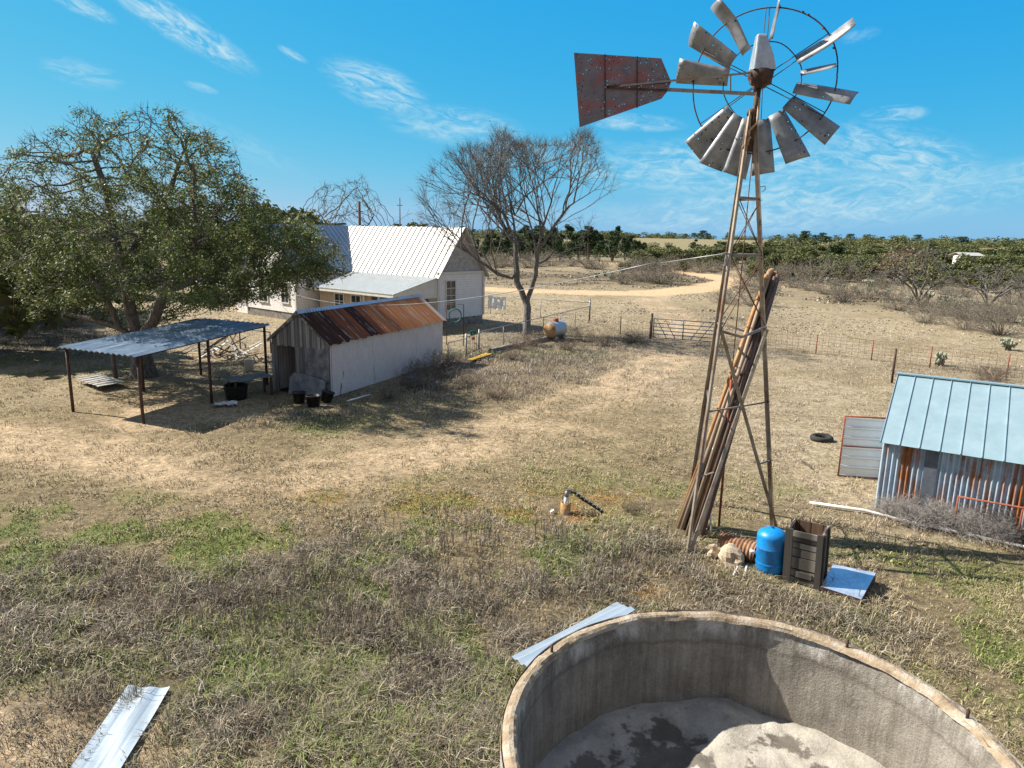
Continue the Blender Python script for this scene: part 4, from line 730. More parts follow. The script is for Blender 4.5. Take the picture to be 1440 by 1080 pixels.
# ------------------------------------------------------------------ farmhouse
def farmhouse():
    up = A(0, 0, 1); E1 = G(614.4, 384.5, 3.5); E2 = G(493.6, 376, 3.5); e = unit(E2-E1); e[2] = 0; g = A(-e[1], e[0], 0); g = g if g[1] > 0 else -g
    C1 = A(E1[0], E1[1], 0)+g*.12; Lw = np.linalg.norm(E2-E1)-.1; Wg = 4.3; h = 3.5; hr = 6.35
    t = thing('farmhouse', 'old white clapboard farmhouse with white metal gable roofs, one tinted shade blue', 'house', C1)
    B = lambda mb, name, m, par=t: mb.build(name, m, par, C1)
    def pt(a, b, z): return C1+e*a+g*b+up*z
    fh = .55
    mb = MB(); mb.box(pt(Lw/2+1.5, Wg/2, fh/2), (Lw+3, Wg-.06, fh), ax=(e, g, up)); B(mb, 'foundation', M['stone'])
    mb = MB(); mb.box(pt(Lw/2+1.5, Wg/2, (h+fh)/2), (Lw+3, Wg, h-fh), ax=(e, g, up)); B(mb, 'wall', M['clap'])
    mb = MB(); mb.poly([pt(0, 0, h+.01), pt(0, Wg/2, hr-.1), pt(0, Wg, h+.01)][::-1], .1); B(mb, 'gable', M['shingle'])
    mb = MB(); mb.box(pt(-.05, Wg/2, h), (.10, Wg+.3, .14), ax=(e, g, up)); B(mb, 'gable_trim', M['trim'])
    ov = .28; sl = (hr-h)/(Wg/2)
    W2 = 6.2; x0 = Lw+.1                                         # cross wing: along -g from the main wing
    Rj = pt(x0+W2/2, Wg/2, hr)
    for sg in (0, 1):
        mb = MB(); b0 = -ov if sg == 0 else Wg+ov; z0 = h-sl*ov
        pts = [pt(-ov, b0, z0+.04), pt(x0+.1, b0, z0+.04), pt(x0+W2/2, Wg/2, hr+.04), pt(-ov, Wg/2, hr+.04)]
        mb.poly(pts if sg == 1 else pts[::-1], .05); 
        P, Q = pt(0, b0, z0+.04), pt(0, Wg/2, hr+.04); nn = unit(np.cross(e, Q-P)); nn = nn if nn[2] > 0 else -nn
        k = -ov+.01
        while k < x0+W2/2:
            lo = 0 if k <= x0 else (k-x0)/(W2/2); a = P+(Q-P)*lo+e*k+nn*.012; b = Q+e*k+nn*.012
            if lo < .97: mb.bar(a, b, .11, .07, up=nn)
            k += .50
        B(mb, 'roof', M['whiteroof'])
    # cross wing
    F = 4.7
    mb = MB(); mb.box(pt(x0+W2/2, -F/2+.8, (h+fh)/2), (W2, F+1.6, h-fh), ax=(e, g, up)); B(mb, 'wall', M['clap'])
    mb = MB(); mb.box(pt(x0+W2/2, -F/2+.8, fh/2), (W2-.08, F+1.5, fh), ax=(e, g, up)); B(mb, 'foundation', M['stone'])
    mb = MB(); mb.poly([pt(x0, -F, h), pt(x0+W2/2, -F, hr-.1), pt(x0+W2, -F, h)], .1); B(mb, 'gable', M['clap'])
    blue = rustmetal('painted_shade_blue_tin', (.20, .30, .43), RUST, .0, .25, .45, 2, .3, (.15, .24, .36))  # dark blue puts the slope's shade and sky reflection into the colour
    sl2 = (hr-h)/(W2/2)
    for sg in (0, 1):
        mb = MB(); a0 = x0-ov if sg == 0 else x0+W2+ov; z0 = h-sl2*ov
        back = 0.1 if sg == 0 else Wg
        pts = [pt(a0, -F-.3, z0+.05), pt(a0, back, z0+.05), pt(x0+W2/2, Wg/2, hr+.05), pt(x0+W2/2, -F-.3, hr+.05)]
        mb.poly(pts if sg == 0 else pts[::-1], .05); P = pt(a0, 0, z0+.05); Q = pt(x0+W2/2, 0, hr+.05); nn = unit(np.cross(g, Q-P)); nn = nn if nn[2] > 0 else -nn; k = -F-.28
        while k < Wg/2:
            lo = 0 if k <= 0 else k/(Wg/2)
            if lo < .95: mb.bar(P+(Q-P)*lo+g*k+nn*.012, Q+g*k+nn*.012, .06, .045, up=nn)
            k += .38
        B(mb, 'roof', blue)
    # annex at the far left
    mb = MB(); mb.box(pt(x0+W2+.9, -F+1.6, 1.35), (1.8, 2.6, 2.7), ax=(e, g, up)); B(mb, 'annex', M['clap'])
    mb = MB(); mb.poly([pt(x0+W2, -F+.1, 3.1), pt(x0+W2, -F+3.1, 3.1), pt(x0+W2+2, -F+3.1, 2.75), pt(x0+W2+2, -F+.1, 2.75)], .04); B(mb, 'annex_roof', M['porchroof'])
    # porch in the corner
    Dp = 3.9; z0, z1 = 2.36, 3.28
    mb = MB(); P = pt(-.15, -Dp, z0); Q = pt(x0-.02, -Dp, z0); R2 = pt(x0-.02, -.02, z1); S = pt(-.15, -.02, z1); mb.poly([Q, P, S, R2], .04); nn = unit(np.cross(e, S-P)); nn = nn if nn[2] > 0 else -nn; k = 0.02
    while k < Lw: mb.bar(P+e*k+nn*.01, S+e*k+nn*.01, .035, .03, up=nn); k += .23
    B(mb, 'porch_roof', M['porchroof'])
    mb = MB(); mb.poly([pt(.02, -Dp+.2, 1.95), pt(.02, -.02, 1.95), pt(.02, -.02, z1-.06), pt(.02, -Dp+.2, z0-.06)], .05); B(mb, 'porch_end_board', M['trim'])
    mb = MB(); mb.bar(pt(-.1, -Dp+.06, z0-.12), pt(x0, -Dp+.06, z0-.12), .06, .2); B(mb, 'porch_fascia', M['trim'])
    tan = mat_clap('tan_porch_boards', (.40, .31, .23), (.55, .45, .36))
    mb = MB(); mb.box(pt(Lw*.60, -Dp+.5, 1.15), (Lw*.62, .1, 2.1), ax=(e, g, up)); B(mb, 'porch_wall', tan)
    for a in (.1, 1.6, 3.0): mb = MB(); mb.box(pt(a, -Dp+.35, 1.1), (.12, .12, 2.2), ax=(e, g, up)); B(mb, 'porch_post', M['trim'])
    for a in (3.9, 5.6): window(t, C1, pt(a, -Dp+.45, 1.55), e, -g, .9, .9)
    window(t, C1, pt(1.3, 0, 1.75), e, -g, .9, 1.3); mb = MB(); mb.box(pt(3.0, -.02, 1.55), (.95, .06, 2.05), ax=(e, g, up)); B(mb, 'door', M['wood'])
    window(t, C1, pt(0, 1.12, 2.05), g, -e, .82, 1.85, bars=(1, 3))
    window(t, C1, pt(x0+W2*.62, -F, 1.85), e, -g, 1.0, 1.5); window(t, C1, pt(x0+W2*.2, -F, 1.85), e, -g, .8, 1.3)
    for a, b in ((0, 0), (0, Wg), (x0, -F), (x0+W2, -F)): mb = MB(); mb.box(pt(a, b, (h+fh)/2), (.16, .16, h-fh-.06), ax=(e, g, up)); B(mb, 'corner_board', M['trim'])
    foot(pt(Lw/2+1.5, Wg/2, 0), e, Lw/2+1.6, Wg/2+.1); foot(pt(x0+W2/2, -F/2, 0), e, W2/2+.1, F/2+.8); foot(pt(Lw/2, -Dp/2, 0), e, Lw/2, Dp/2)
    return pt(x0+W2*.9, -F-.05, 3.0)
CABLE_END = farmhouse()
# ------------------------------------------------------------------ fences, gates, yard things
def chain_fence(pts, h, lab, spacing, mesh=.16, postr=.025, m='fencemetal', name='chain_link_fence', rail=True, post_h=0, wirer=.006, post_m=None, strands=None):
    pts = [np.asarray(p, float) for p in pts]; b = pts[0]; t = thing(name, lab, 'fence', b)
    if rail: mb = MB(); mb.tube([p-b+A(0, 0, h) for p in pts], .02, 6); mb.build('top_rail', M[m], t)
    net = MB(); seg = [np.linalg.norm(q-p) for p, q in zip(pts[:-1], pts[1:])]
    for p, q, L in zip(pts[:-1], pts[1:], seg):
        n = max(1, int(round(L/spacing)))
        for k in range(n): c = p+(q-p)*k/n; mb = MB(); mb.tube([c-b-A(0, 0, .1), c-b+A(0, 0, h+post_h)], postr, 7); mb.build('post', M[post_m or m], t)
        d = (q-p)/L; zz = strands or np.arange(mesh, h, mesh)
        for z in zz: net.bar(p-b+A(0, 0, z), q-b+A(0, 0, z), wirer, wirer)
        if strands is None or mesh:
            for k in range(int(L/mesh)): net.bar(p-b+d*k*mesh+A(0, 0, .04), p-b+d*k*mesh+A(0, 0, h-.01), wirer, wirer)
    c = pts[-1]; mb = MB(); mb.tube([c-b-A(0, 0, .1), c-b+A(0, 0, h+post_h)], postr, 7); mb.build('post', M[post_m or m], t); net.build('wire_mesh', M[m], t); return t
def yard():
    a = G(630, 510); g0 = G(655, 503); g1 = G(674, 495); cn = G(828, 451)
    chain_fence([a, g0], .95, 'short wire fence between rusty shed and yard gate', 1.3, .15)
    chain_fence([g1, (g1*2+cn)/3, (g1+cn*2)/3, cn], 1.05, 'long galvanised chain link yard fence running behind the propane tank', 2.4, .17)
    cp = cn; mb = MB(); mb.tube([A(0, 0, -.1), A(0, 0, 1.45)], .06, 10); mb.tube([A(0, 0, 1.45), A(0, 0, 1.65)], .03, 8); tag(mb.build('corner_post', M['fencemetal'], None, None, cp+A(.05, .05, 0)), 'stout grey corner post where the yard fences meet', 'post')
    bk = [cn, G(760, 446), G(690, 441), G(640, 438)]; chain_fence(bk, 1.3, 'back yard fence with pale top rail behind the bare tree', 3.2, .3, wirer=.006)
    p = G(686, 441); q = G(713, 442.5); d = unit(q-p); V = []; F = []; mb = MB(); r = np.random.default_rng(2)
    for i in range(13):
        for j in range(7): s = i/12; z = 1.36-.95*j/6+.04*math.sin(s*9)-.06*s; V.append(d*1.45*s+A(0, -.10-.09*math.sin(i*1.7+j*.5)*j/6, z)+A(r.uniform(-.02, .02), r.uniform(-.03, .03), 0))
    mb.add(V, [(i*7+j, (i+1)*7+j, (i+1)*7+j+1, i*7+j+1) for i in range(12) for j in range(6)], smooth=False); tag(mb.build('hanging_tarp', M['tarp'], None, None, p), 'white crumpled tarp hanging on the back yard fence', 'tarp')
    # yard gate with green tin ornament and flowers
    t = thing('yard_gate', 'narrow wire yard gate with green ornament and red flowers', 'gate', g0); w = g1-g0
    for e in (w*.02, w*.98): mb = MB(); mb.tube([e-A(0, 0, .1), e+A(0, 0, 1.2)], .04, 8); mb.build('gate_post', M['fencemetal'], t)
    mb = MB()
    for z in (.15, 1.0): mb.bar(w*.06+A(0, 0, z), w*.94+A(0, 0, z), .03)
    for k in np.linspace(.08, .92, 7): mb.bar(w*k+A(0, 0, .15), w*k+A(0, 0, 1.0), .018)
    mb.build('gate_frame', M['darkiron'], t)
    mb = MB(); c = w*.5+A(0, -.06, 1.12)
    for a in range(0, 360, 45): mb.box(c+A(.11*math.cos(R_(a)), 0, .08*math.sin(R_(a))), (.16, .04, .10), R_(a*.3))
    mb.build('tin_ornament', M['greenpaint'], t)
    mb = MB()
    for k in range(9): mb.lathe(c+A(.04*(k % 3)-.02, -.05, -.22-.05*(k//3)), [(0, -.035), (.03, -.02), (.035, .01), (0, .03)], 7)
    mb.build('flowers', M['flower'], t)
    p = G(660, 510); q = G(690, 501); mb = MB(); mb.bar(p+A(0, 0, .12), q+A(0, 0, .14), .24, .05); mb.bar(p+A(.1, .3, .08), q+A(-.2, .4, .08), .2, .05); tag(mb.build('yellow_plank', M['yellow'], None, p), 'weathered yellow plank lying before the yard gate', 'plank')
    mb = MB(); p = G(663, 482); q = G(686, 508); mb.tube([p+A(0, 0, .2), q+A(0, 0, .08)], .03, 6); tag(mb.build('fallen_stick', M['bark'], None, p), 'dark slanting stick lying over the yellow plank', 'stick')
    # iron frame with wreath
    b = G(644, 486); t = thing('garden_arch', 'thin black iron arch frame holding a round green wreath by the house', 'frame', b); mb = MB(); mb.tube([A(-.62, 0, 0), A(-.62, 0, 2.25), A(.30, 0, 2.25), A(.30, 0, 0)], .025, 6); mb.build('upright_frame', M['darkiron'], t)
    mb = MB(); V, F = tube_np(np.array([[.33*math.cos(a)-.16, 0, 1.65+.36*math.sin(a)] for a in np.linspace(0, 2*PI, 25)]), np.full(25, .035), 8); mb.add(V, [tuple(f) for f in F], smooth=True); mb.build('wreath', M['greenpaint'], t)
    # retaining kerb under fence
    mb = MB(); p = G(690, 496); q = G(770, 478); mb.bar(p+A(0, -.1, .1), q+A(0, -.1, .1), .25, .26); tag(mb.build('stone_kerb', M['stone'], None, p), 'low dark stone kerb under the yard fence', 'kerb')
    # propane tank
    l = G(760, 482); c = (l+G(800, 473))/2; ax = unit(G(800, 472)-l); t = thing('propane_tank', 'silver horizontal propane tank with rusty yellow end in the weeds', 'tank', c); R, L = .45, 1.95; o = A(0, 0, .62)
    prof = [(R*math.sin(a), -L/2+R*.8-R*.8*math.cos(a)) for a in np.linspace(0, PI/2, 9)]; prof = prof+[(r, -z) for r, z in prof[::-1]]
    mb = MB(); mb.lathe(o, prof, 28, ax); mb.build('tank_shell', M['propane'], t)
    mb = MB(); mb.lathe(o-ax*.006, [(r*1.008+.002, z) for r, z in prof[:7]], 28, ax); mb.build('rusty_end', M['rustplate'], t)
    mb = MB(); mb.lathe(o+A(0, 0, R-.02), [(.17, 0), (.17, .14), (.15, .19), (.0, .21)], 16); mb.build('dome_cover', M['redpipe'], t)
    for s in (-.55, .55): mb = MB(); mb.box(o+ax*s+A(0, 0, -.48), (.14, .6, .3), math.atan2(ax[1], ax[0])); mb.build('foot', M['stone'], t)
    # farm gate
    a = G(918, 477); b = G(1006, 484); d = unit(b-a); L = np.linalg.norm(b-a); t = thing('farm_gate', 'blue grey tubular farm gate across the sandy drive', 'gate', a)
    for z in (.12, .34, .55, .76, .98, 1.24): mb = MB(); mb.tube([A(0, 0, z), d*L+A(0, 0, z)], .026, 8); mb.build('rail', M['gatepaint'], t)
    for k in (0, .48, 1): mb = MB(); mb.tube([d*L*k+A(0, -.01, .1), d*L*k+A(0, -.01, 1.26)], .032, 8); mb.build('upright', M['gatepaint'], t)
    for k0, k1 in ((.04, .22), (.18, .36), (.80, .60), (.94, .74)): mb = MB(); mb.tube([d*L*k0+A(0, -.045, 1.24), d*L*k1+A(0, -.045, .12)], .022, 8); mb.build('diagonal_stay', M['gatepaint'], t)
    for e, lb in ((a-d*.12, 'dark gate post at the left end of the blue farm gate'), (b+d*.12, 'dark gate post at the right end of the blue farm gate')): mb = MB(); mb.tube([A(0, 0, -.1), A(0, 0, 1.55)], .06, 8); tag(mb.build('gate_post', M['pole'], None, None, e), lb, 'post')
    # pasture wire fence
    P = [b+d*.3, G(1075, 490), G(1147, 498), G(1225, 507), G(1307, 517), G(1415, 530), G(1560, 546)]
    chain_fence(P, 1.05, 'sagging rusty wire fence on thin posts across the right pasture', 30, .30, .03, m='rod', name='wire_fence', rail=False, post_h=.02, wirer=.008, post_m='redpipe', strands=[.1, .22, .36, .52, .70, .88, 1.04])
    P = [a-d*.2, G(872, 470), G(828, 455)]; chain_fence(P, 1.05, 'low wire fence in brush between farm gate and yard corner', 30, .30, .03, m='rod', name='wire_fence', rail=False, post_h=.1, wirer=.007, post_m='darkiron', strands=[.2, .4, .6, .8, 1.0])
    c = G(1254, 538); mb = MB(); mb.tube([A(0, 0, -.1), A(0, 0, 1.5)], .05, 8); tag(mb.build('dark_post', M['darkiron'], None, None, c), 'dark iron post standing behind the tin shed roof corner', 'post')
    # utility poles and service cable
    for (px, Y, top, hgt, lb, mt) in ((505, 66, 283, 0, 'dark wooden utility pole behind the white farmhouse', 'pole'), (562, 88, 278, 0, 'thin grey utility pole rising beyond the farmhouse ridge', 'greytwig')):
        q = D(px, top, Y); b0 = A(q[0], q[1], gz(q[0], q[1])); t = thing('utility_pole', lb, 'pole', b0); mb = MB(); mb.tube([A(0, 0, -.2), A(0, 0, q[2]-b0[2])], [.17, .12] if mt == 'pole' else [.11, .07], 8); mb.build('shaft', M[mt], t)
        mb = MB(); mb.bar(A(-.35, .1, q[2]-.9), A(.35, -.1, q[2]-.9), .07, .08); mb.build('crossarm', M[mt], t)
    s = D(940, 372, 14.6); pA = A(3.98, 13.52, 5.72)+A(-1.15, .9, -.2); pE = CABLE_END; pts = []
    for k in np.linspace(0, 1, 40): q = pA*(1-k)+pE*k; q[2] -= 1.5*4*k*(1-k); pts.append(q)
    mb = MB(); mb.tube(pts, .011, 5); tag(mb.build('service_cable', M['fencemetal'], None, pA), 'thin grey sagging service cable from the windmill to the farmhouse', 'cable')
yard()
# ------------------------------------------------------------------ trees by space colonisation
def colonize(attr, seeds, dinf, dkill, step, iters, rng, jit=.15, up=.0):
    P = []; par = []
    for s, (pl, parent) in enumerate(seeds):
        prev = -1 if parent is None else seeds_idx[parent[0]][parent[1]]
        if s == 0: seeds_idx.clear()
        ids = []; pl = np.asarray(pl, float)
        for a, b in zip(pl[:-1], pl[1:]):
            n = max(1, int(np.linalg.norm(b-a)/step))
            for k in range(n):
                if k == 0 and len(ids) == 0 and prev >= 0: continue
                P.append(a+(b-a)*k/n); par.append(prev); prev = len(P)-1; ids.append(prev)
        P.append(pl[-1]); par.append(prev); ids.append(len(P)-1); seeds_idx[s] = ids
    P = np.array(P); par = list(par); attr = np.asarray(attr, float)
    best = np.full(len(attr), 1e9); bi = np.zeros(len(attr), int); alive = np.ones(len(attr), bool)
    def upd(newP, off):
        idx = np.where(alive)[0]
        for c in range(0, len(newP), 256):
            d = np.linalg.norm(attr[idx][:, None]-newP[None, c:c+256], axis=2); k = d.argmin(1); dm = d[np.arange(len(idx)), k]; m = dm < best[idx]; best[idx[m]] = dm[m]; bi[idx[m]] = k[m]+off+c
    upd(P, 0)
    for it in range(iters):
        act = np.where(alive & (best < dinf))[0]
        if len(act) < 4: break
        dv = attr[act]-P[bi[act]]; dv /= np.maximum(np.linalg.norm(dv, axis=1, keepdims=True), 1e-6)
        nodes, inv = np.unique(bi[act], return_inverse=True); S = np.zeros((len(nodes), 3)); np.add.at(S, inv, dv)
        S = S/np.maximum(np.linalg.norm(S, axis=1, keepdims=True), 1e-6)+rng.normal(0, jit, S.shape)+A(0, 0, up); S /= np.linalg.norm(S, axis=1, keepdims=True)
        Q = P[nodes]+S*step; off = len(P); P = np.r_[P, Q]; par += nodes.tolist(); upd(Q, off); alive &= best > dkill
        if len(P) > 16000: break
    return P, np.array(par)
seeds_idx = {}
def tree_mesh(P, par, rtip, expo, rmax, sides=6, twigs=0, twl=.5, rng=None, minr=0, flare=0):
    n = len(P); acc = np.zeros(n); main = np.full(n, -1); mr = np.zeros(n)
    for i in range(n-1, -1, -1):
        if acc[i] == 0: acc[i] = rtip**expo
        p = par[i]
        if p >= 0:
            acc[p] += acc[i]
            if acc[i] > mr[p]: mr[p] = acc[i]; main[p] = i
    r = acc**(1/expo); 
    if r.max() > rmax: r = np.where(r > rtip*1.01, rtip+(r-rtip)*(rmax-rtip)/(r.max()-rtip), r)
    if flare: r = r*(1+flare*np.exp(-np.maximum(P[:, 2], 0)/.45)*(r > rmax*.5))
    Vs, Fs, o = [], [], 0; starts = [i for i in range(n) if par[i] < 0 or main[par[i]] != i]
    for s in starts:
        ch = ([par[s]] if par[s] >= 0 else [])+[s]; k = s
        while main[k] >= 0: k = main[k]; ch.append(k)
        if len(ch) < 2: continue
        rad = r[ch].copy()
        if par[s] >= 0: rad[0] = min(rad[0], r[s]*1.15)
        if rad.max() < minr: continue
        ns = 10 if rad.max() > .15 else (6 if rad.max() > .04 else 4); V, F = tube_np(P[ch], rad, ns); Vs.append(V); Fs.append(F+o); o += len(V)
    tips = np.where(main < 0)[0]
    if twigs:
        nt_ = len(tips)*twigs; c = np.repeat(tips, twigs); d = P[c]-P[np.maximum(par[c], 0)]; d /= np.maximum(np.linalg.norm(d, axis=1, keepdims=True), 1e-6); d = d+rng.normal(0, .45, d.shape); d /= np.linalg.norm(d, axis=1, keepdims=True)
        L = twl*rng.uniform(.4, 1.1, nt_)[:, None]; x = np.cross(d, rng.normal(0, 1, d.shape)); x /= np.linalg.norm(x, axis=1, keepdims=True); y = np.cross(d, x); b = P[c]; w = rtip*.75
        V = np.stack([b+x*w, b-.5*x*w+.87*y*w, b-.5*x*w-.87*y*w, b+d*L+x*w*.3, b+d*L-x*w*.3, b+d*L+y*w*.3], 1).reshape(-1, 3)
        q = np.arange(nt_)[:, None]*6; F = np.concatenate([q+A(0, 1, 4, 3).astype(int), q+A(1, 2, 5, 4).astype(int), q+A(2, 0, 3, 5).astype(int)]); Vs.append(V); Fs.append(F+o); o += len(V)
    return np.concatenate(Vs), np.concatenate(Fs), r, tips
def inpoly(x, y, pl):
    c = np.zeros(len(x), bool); n = len(pl)
    for i in range(n):
        (x0, y0), (x1, y1) = pl[i], pl[(i+1) % n]; m = ((y0 > y) != (y1 > y)); xx = (x1-x0)*(y-y0)/((y1-y0) if y1 != y0 else 1e-9)+x0; c ^= m & (x < xx)
    return c
def crown_points(poly, Y0, depth, n, rng):
    """points filling a crown whose width and height are known from its outline and whose depth follows its width"""
    pl = np.array(poly, float); mn, mx = pl.min(0), pl.max(0); out = []; ctr = pl.mean(0)
    while len(out) < n:
        q = rng.uniform(mn, mx, (n, 2)); q = q[inpoly(q[:, 0], q[:, 1], pl)]
        for x, y in q:
            rr = min(1., abs((x-ctr[0])/(mx[0]-mn[0])*2)); k = math.sqrt(max(.08, 1-rr*rr)); out.append(D(x, y, Y0+rng.uniform(-1, 1)*depth*k))
            if len(out) >= n: break
    return np.array(out)
def leaves(C, n_per, spread, size, pal, rng, zr=None, tilt=.9):
    C = np.repeat(C, n_per, 0); n = len(C); C = C+rng.normal(0, spread, (n, 3))*A(1, 1, .75)
    nn = rng.normal(0, 1, (n, 3)); nn[:, 2] = np.abs(nn[:, 2])+tilt*.6; nn /= np.linalg.norm(nn, axis=1, keepdims=True); x = np.cross(nn, rng.normal(0, 1, (n, 3))); x /= np.linalg.norm(x, axis=1, keepdims=True); y = np.cross(nn, x)
    s = size*rng.uniform(.6, 1.35, n)[:, None]; V = np.stack([C-x*s, C+y*s*.45+nn*s*.1, C+x*s, C-y*s*.45], 1).reshape(-1, 3); F = np.arange(n*4).reshape(n, 4)
    pal = np.asarray(pal); k = rng.integers(0, len(pal), n); c = pal[k]*rng.uniform(.75, 1.3, n)[:, None]; return V, F, np.repeat(c, 4, 0)
OAKPAL = [(.095, .145, .036), (.075, .118, .032), (.135, .175, .045), (.19, .205, .06), (.052, .088, .03), (.215, .215, .07), (.10, .14, .05)]
def big_oak():
    rng = np.random.default_rng(21); B0 = A(-15.05, 28.5, 0)
    poly = [(25, 446), (0, 390), (-25, 300), (-5, 230), (35, 188), (62, 180), (88, 205), (98, 160), (128, 146), (150, 172), (175, 156), (205, 150), (238, 150), (262, 172), (300, 182), (332, 210), (354, 248), (364, 285), (405, 308), (440, 318), (475, 335), (498, 378), (480, 398), (440, 402), (410, 416), (360, 425), (320, 438), (270, 434), (225, 418), (170, 424), (110, 436), (60, 452)]
    fork = B0+A(-.15, .1, 1.5); Q = lambda l: [D(x, y, Y) for x, y, Y in l]
    S = [([B0-A(0, 0, .25), B0+A(-.03, 0, .6), fork], None),
         ([fork]+Q([(168, 462, 28.4), (150, 420, 28.3), (128, 380, 28.2), (95, 345, 28)]), (0, -1)),
         ([fork]+Q([(184, 440, 28.9), (174, 378, 29.1), (160, 330, 29.3), (150, 270, 29.4), (130, 215, 29.5)]), (0, -1)),
         ([fork]+Q([(216, 452, 28.2), (230, 412, 27.9), (254, 378, 27.5), (285, 330, 27.2)]), (0, -1)),
         (Q([(230, 412, 27.9), (270, 395, 27.6), (330, 392, 27.8), (390, 385, 28)]), (3, -8)),
         (Q([(174, 378, 29.1), (200, 330, 29.6), (235, 280, 30), (255, 220, 30)]), (2, -16)),
         ([fork+A(0, .2, .2)]+Q([(140, 452, 30), (90, 440, 31), (40, 420, 31.5)]), (0, -1))]
    oak('huge spreading live oak with olive leaves and bare top twigs behind the carport', B0, poly, 28.8, 5.8, 3600, S, rng, 6.2)
    B1 = A(-38, 44, 0); poly = [(-330, 445), (-400, 380), (-380, 260), (-300, 200), (-200, 190), (-90, 215), (-20, 235), (40, 270), (55, 330), (50, 390), (20, 430), (-60, 435), (-150, 430)]
    f = B1+A(0, 0, 1.6); rng = np.random.default_rng(5)
    S = [([B1-A(0, 0, .2), f], None), ([f, f+A(-2.2, -.6, 1.6), f+A(-4, -1, 3.2)], (0, -1)), ([f, f+A(1.6, -.8, 1.8), f+A(3.2, -1.5, 3.5)], (0, -1)), ([f, f+A(.3, .8, 2.6), f+A(.4, 1, 5)], (0, -1))]
    oak('live oak at the left picture edge, cut off by the frame', B1, poly, 43.5, 6.5, 2600, S, rng, 11)
def oak(label, B0, poly, Y0, depth, n, S, rng, ztop):
    at = crown_points(poly, Y0, depth, n, rng); seeds_idx.clear()
    P, par = colonize(at, S, 5.0, .42, .30, 130, rng, .22, .02)
    V, F, r, tips = tree_mesh(P, par, .013, 2.1, .52, twigs=5, twl=.5, rng=rng, flare=.75)
    t = thing('live_oak', label, 'tree', B0); np_obj('trunk', V-B0, F, M['bark'], parent=t, smooth=True)
    thin = np.where(r < .06)[0]; C = P[thin]; top = np.interp(C[:, 2], [ztop-.8, ztop+2.6], [0.0, 1.0]); dens = fbm(C[:, 0]+50, C[:, 2]+C[:, 1]*.5, 1.5, 5, 2)
    keep = (rng.uniform(0, 1, len(C)) > top*.86) & (rng.uniform(0, 1, len(C)) < np.clip((dens-.37)*5.5, .05, 1)); V, F, c = leaves(C[keep], 70, .165, .058, OAKPAL, rng); np_obj('crown', V-B0, F, M['leaf'], c, t)
    print('oak', len(P), len(F))
big_oak()
def pix(P):
    d = np.asarray(P, float)-A(0, 0, HC); Yc = d[1]*cP-d[2]*sP; x, y = d[0]/Yc, (d[1]*sP+d[2]*cP)/Yc
    return 720+FPX*(x*math.cos(ROLL)+y*math.sin(ROLL)), 540-FPX*(-x*math.sin(ROLL)+y*math.cos(ROLL))
def branch_out(limbs, poly, Yc, Yr, rng, step=.3, maxl=5, dens=.24, cap=15000, up=.03):
    """limbs: (polyline, parent (limb, node) or None); children fork off at natural angles until they leave the crown outline"""
    P, par, ids, todo = [], [], [], []
    pl = poly
    for pts, pr in limbs:
        prev = -1 if pr is None else ids[pr[0]][pr[1]]; my = []; pts = np.asarray(pts, float)
        for a, b in zip(pts[:-1], pts[1:]):
            n = max(1, int(np.linalg.norm(b-a)/step))
            for k in range(n):
                if k == 0 and not my and prev >= 0: continue
                P.append(a+(b-a)*k/n+rng.normal(0, .02, 3)); par.append(prev); prev = len(P)-1; my.append(prev)
        P.append(pts[-1]); par.append(prev); my.append(len(P)-1); ids.append(my); m = len(my)
        if pr is not None or len(limbs) == 1:
            for q in range(int(m*.12), m):
                if rng.uniform() < .52:
                    d = unit(P[my[q]]-P[my[q-1]]); ax = unit(np.cross(d, rng.normal(0, 1, 3))); an = R_(rng.uniform(28, 55)); todo.append((my[q], unit(d*math.cos(an)+ax*math.sin(an)+A(0, 0, .12)), rng.uniform(2.2, 4.6)*(1.15-.5*q/m), 1))
            for e in range(3): d = unit(P[my[-1]]-P[my[-2]]); todo.append((my[-1], unit(d+rng.normal(0, .3, 3)), rng.uniform(2.5, 4.5), 1))
    while todo and len(P) < cap:
        i0, d, L, lv = todo.pop(0); prev = i0; p = P[i0].copy(); n = max(2, int(L/step))
        for k in range(n):
            d = unit(d+rng.normal(0, .085, 3)+A(0, 0, up)); p = p+d*step; x, y = pix(p)
            if (not inpoly(np.array([x]), np.array([y]), pl)[0] or abs(p[1]-Yc) > Yr) and rng.uniform() < .85: break
            P.append(p.copy()); par.append(prev); prev = len(P)-1
            if lv < maxl and k > 0 and rng.uniform() < dens*(1+.35*lv):
                ax = unit(np.cross(d, rng.normal(0, 1, 3))); an = R_(rng.uniform(25, 50)); todo.append((prev, unit(d*math.cos(an)+ax*math.sin(an)), max(.5, (L-k*step)*rng.uniform(.5, .85)), lv+1))
        else:
            if lv < maxl:
                for e in range(2): todo.append((prev, unit(d+rng.normal(0, .3, 3)), L*rng.uniform(.35, .6), lv+1))
    return np.array(P), np.array(par)
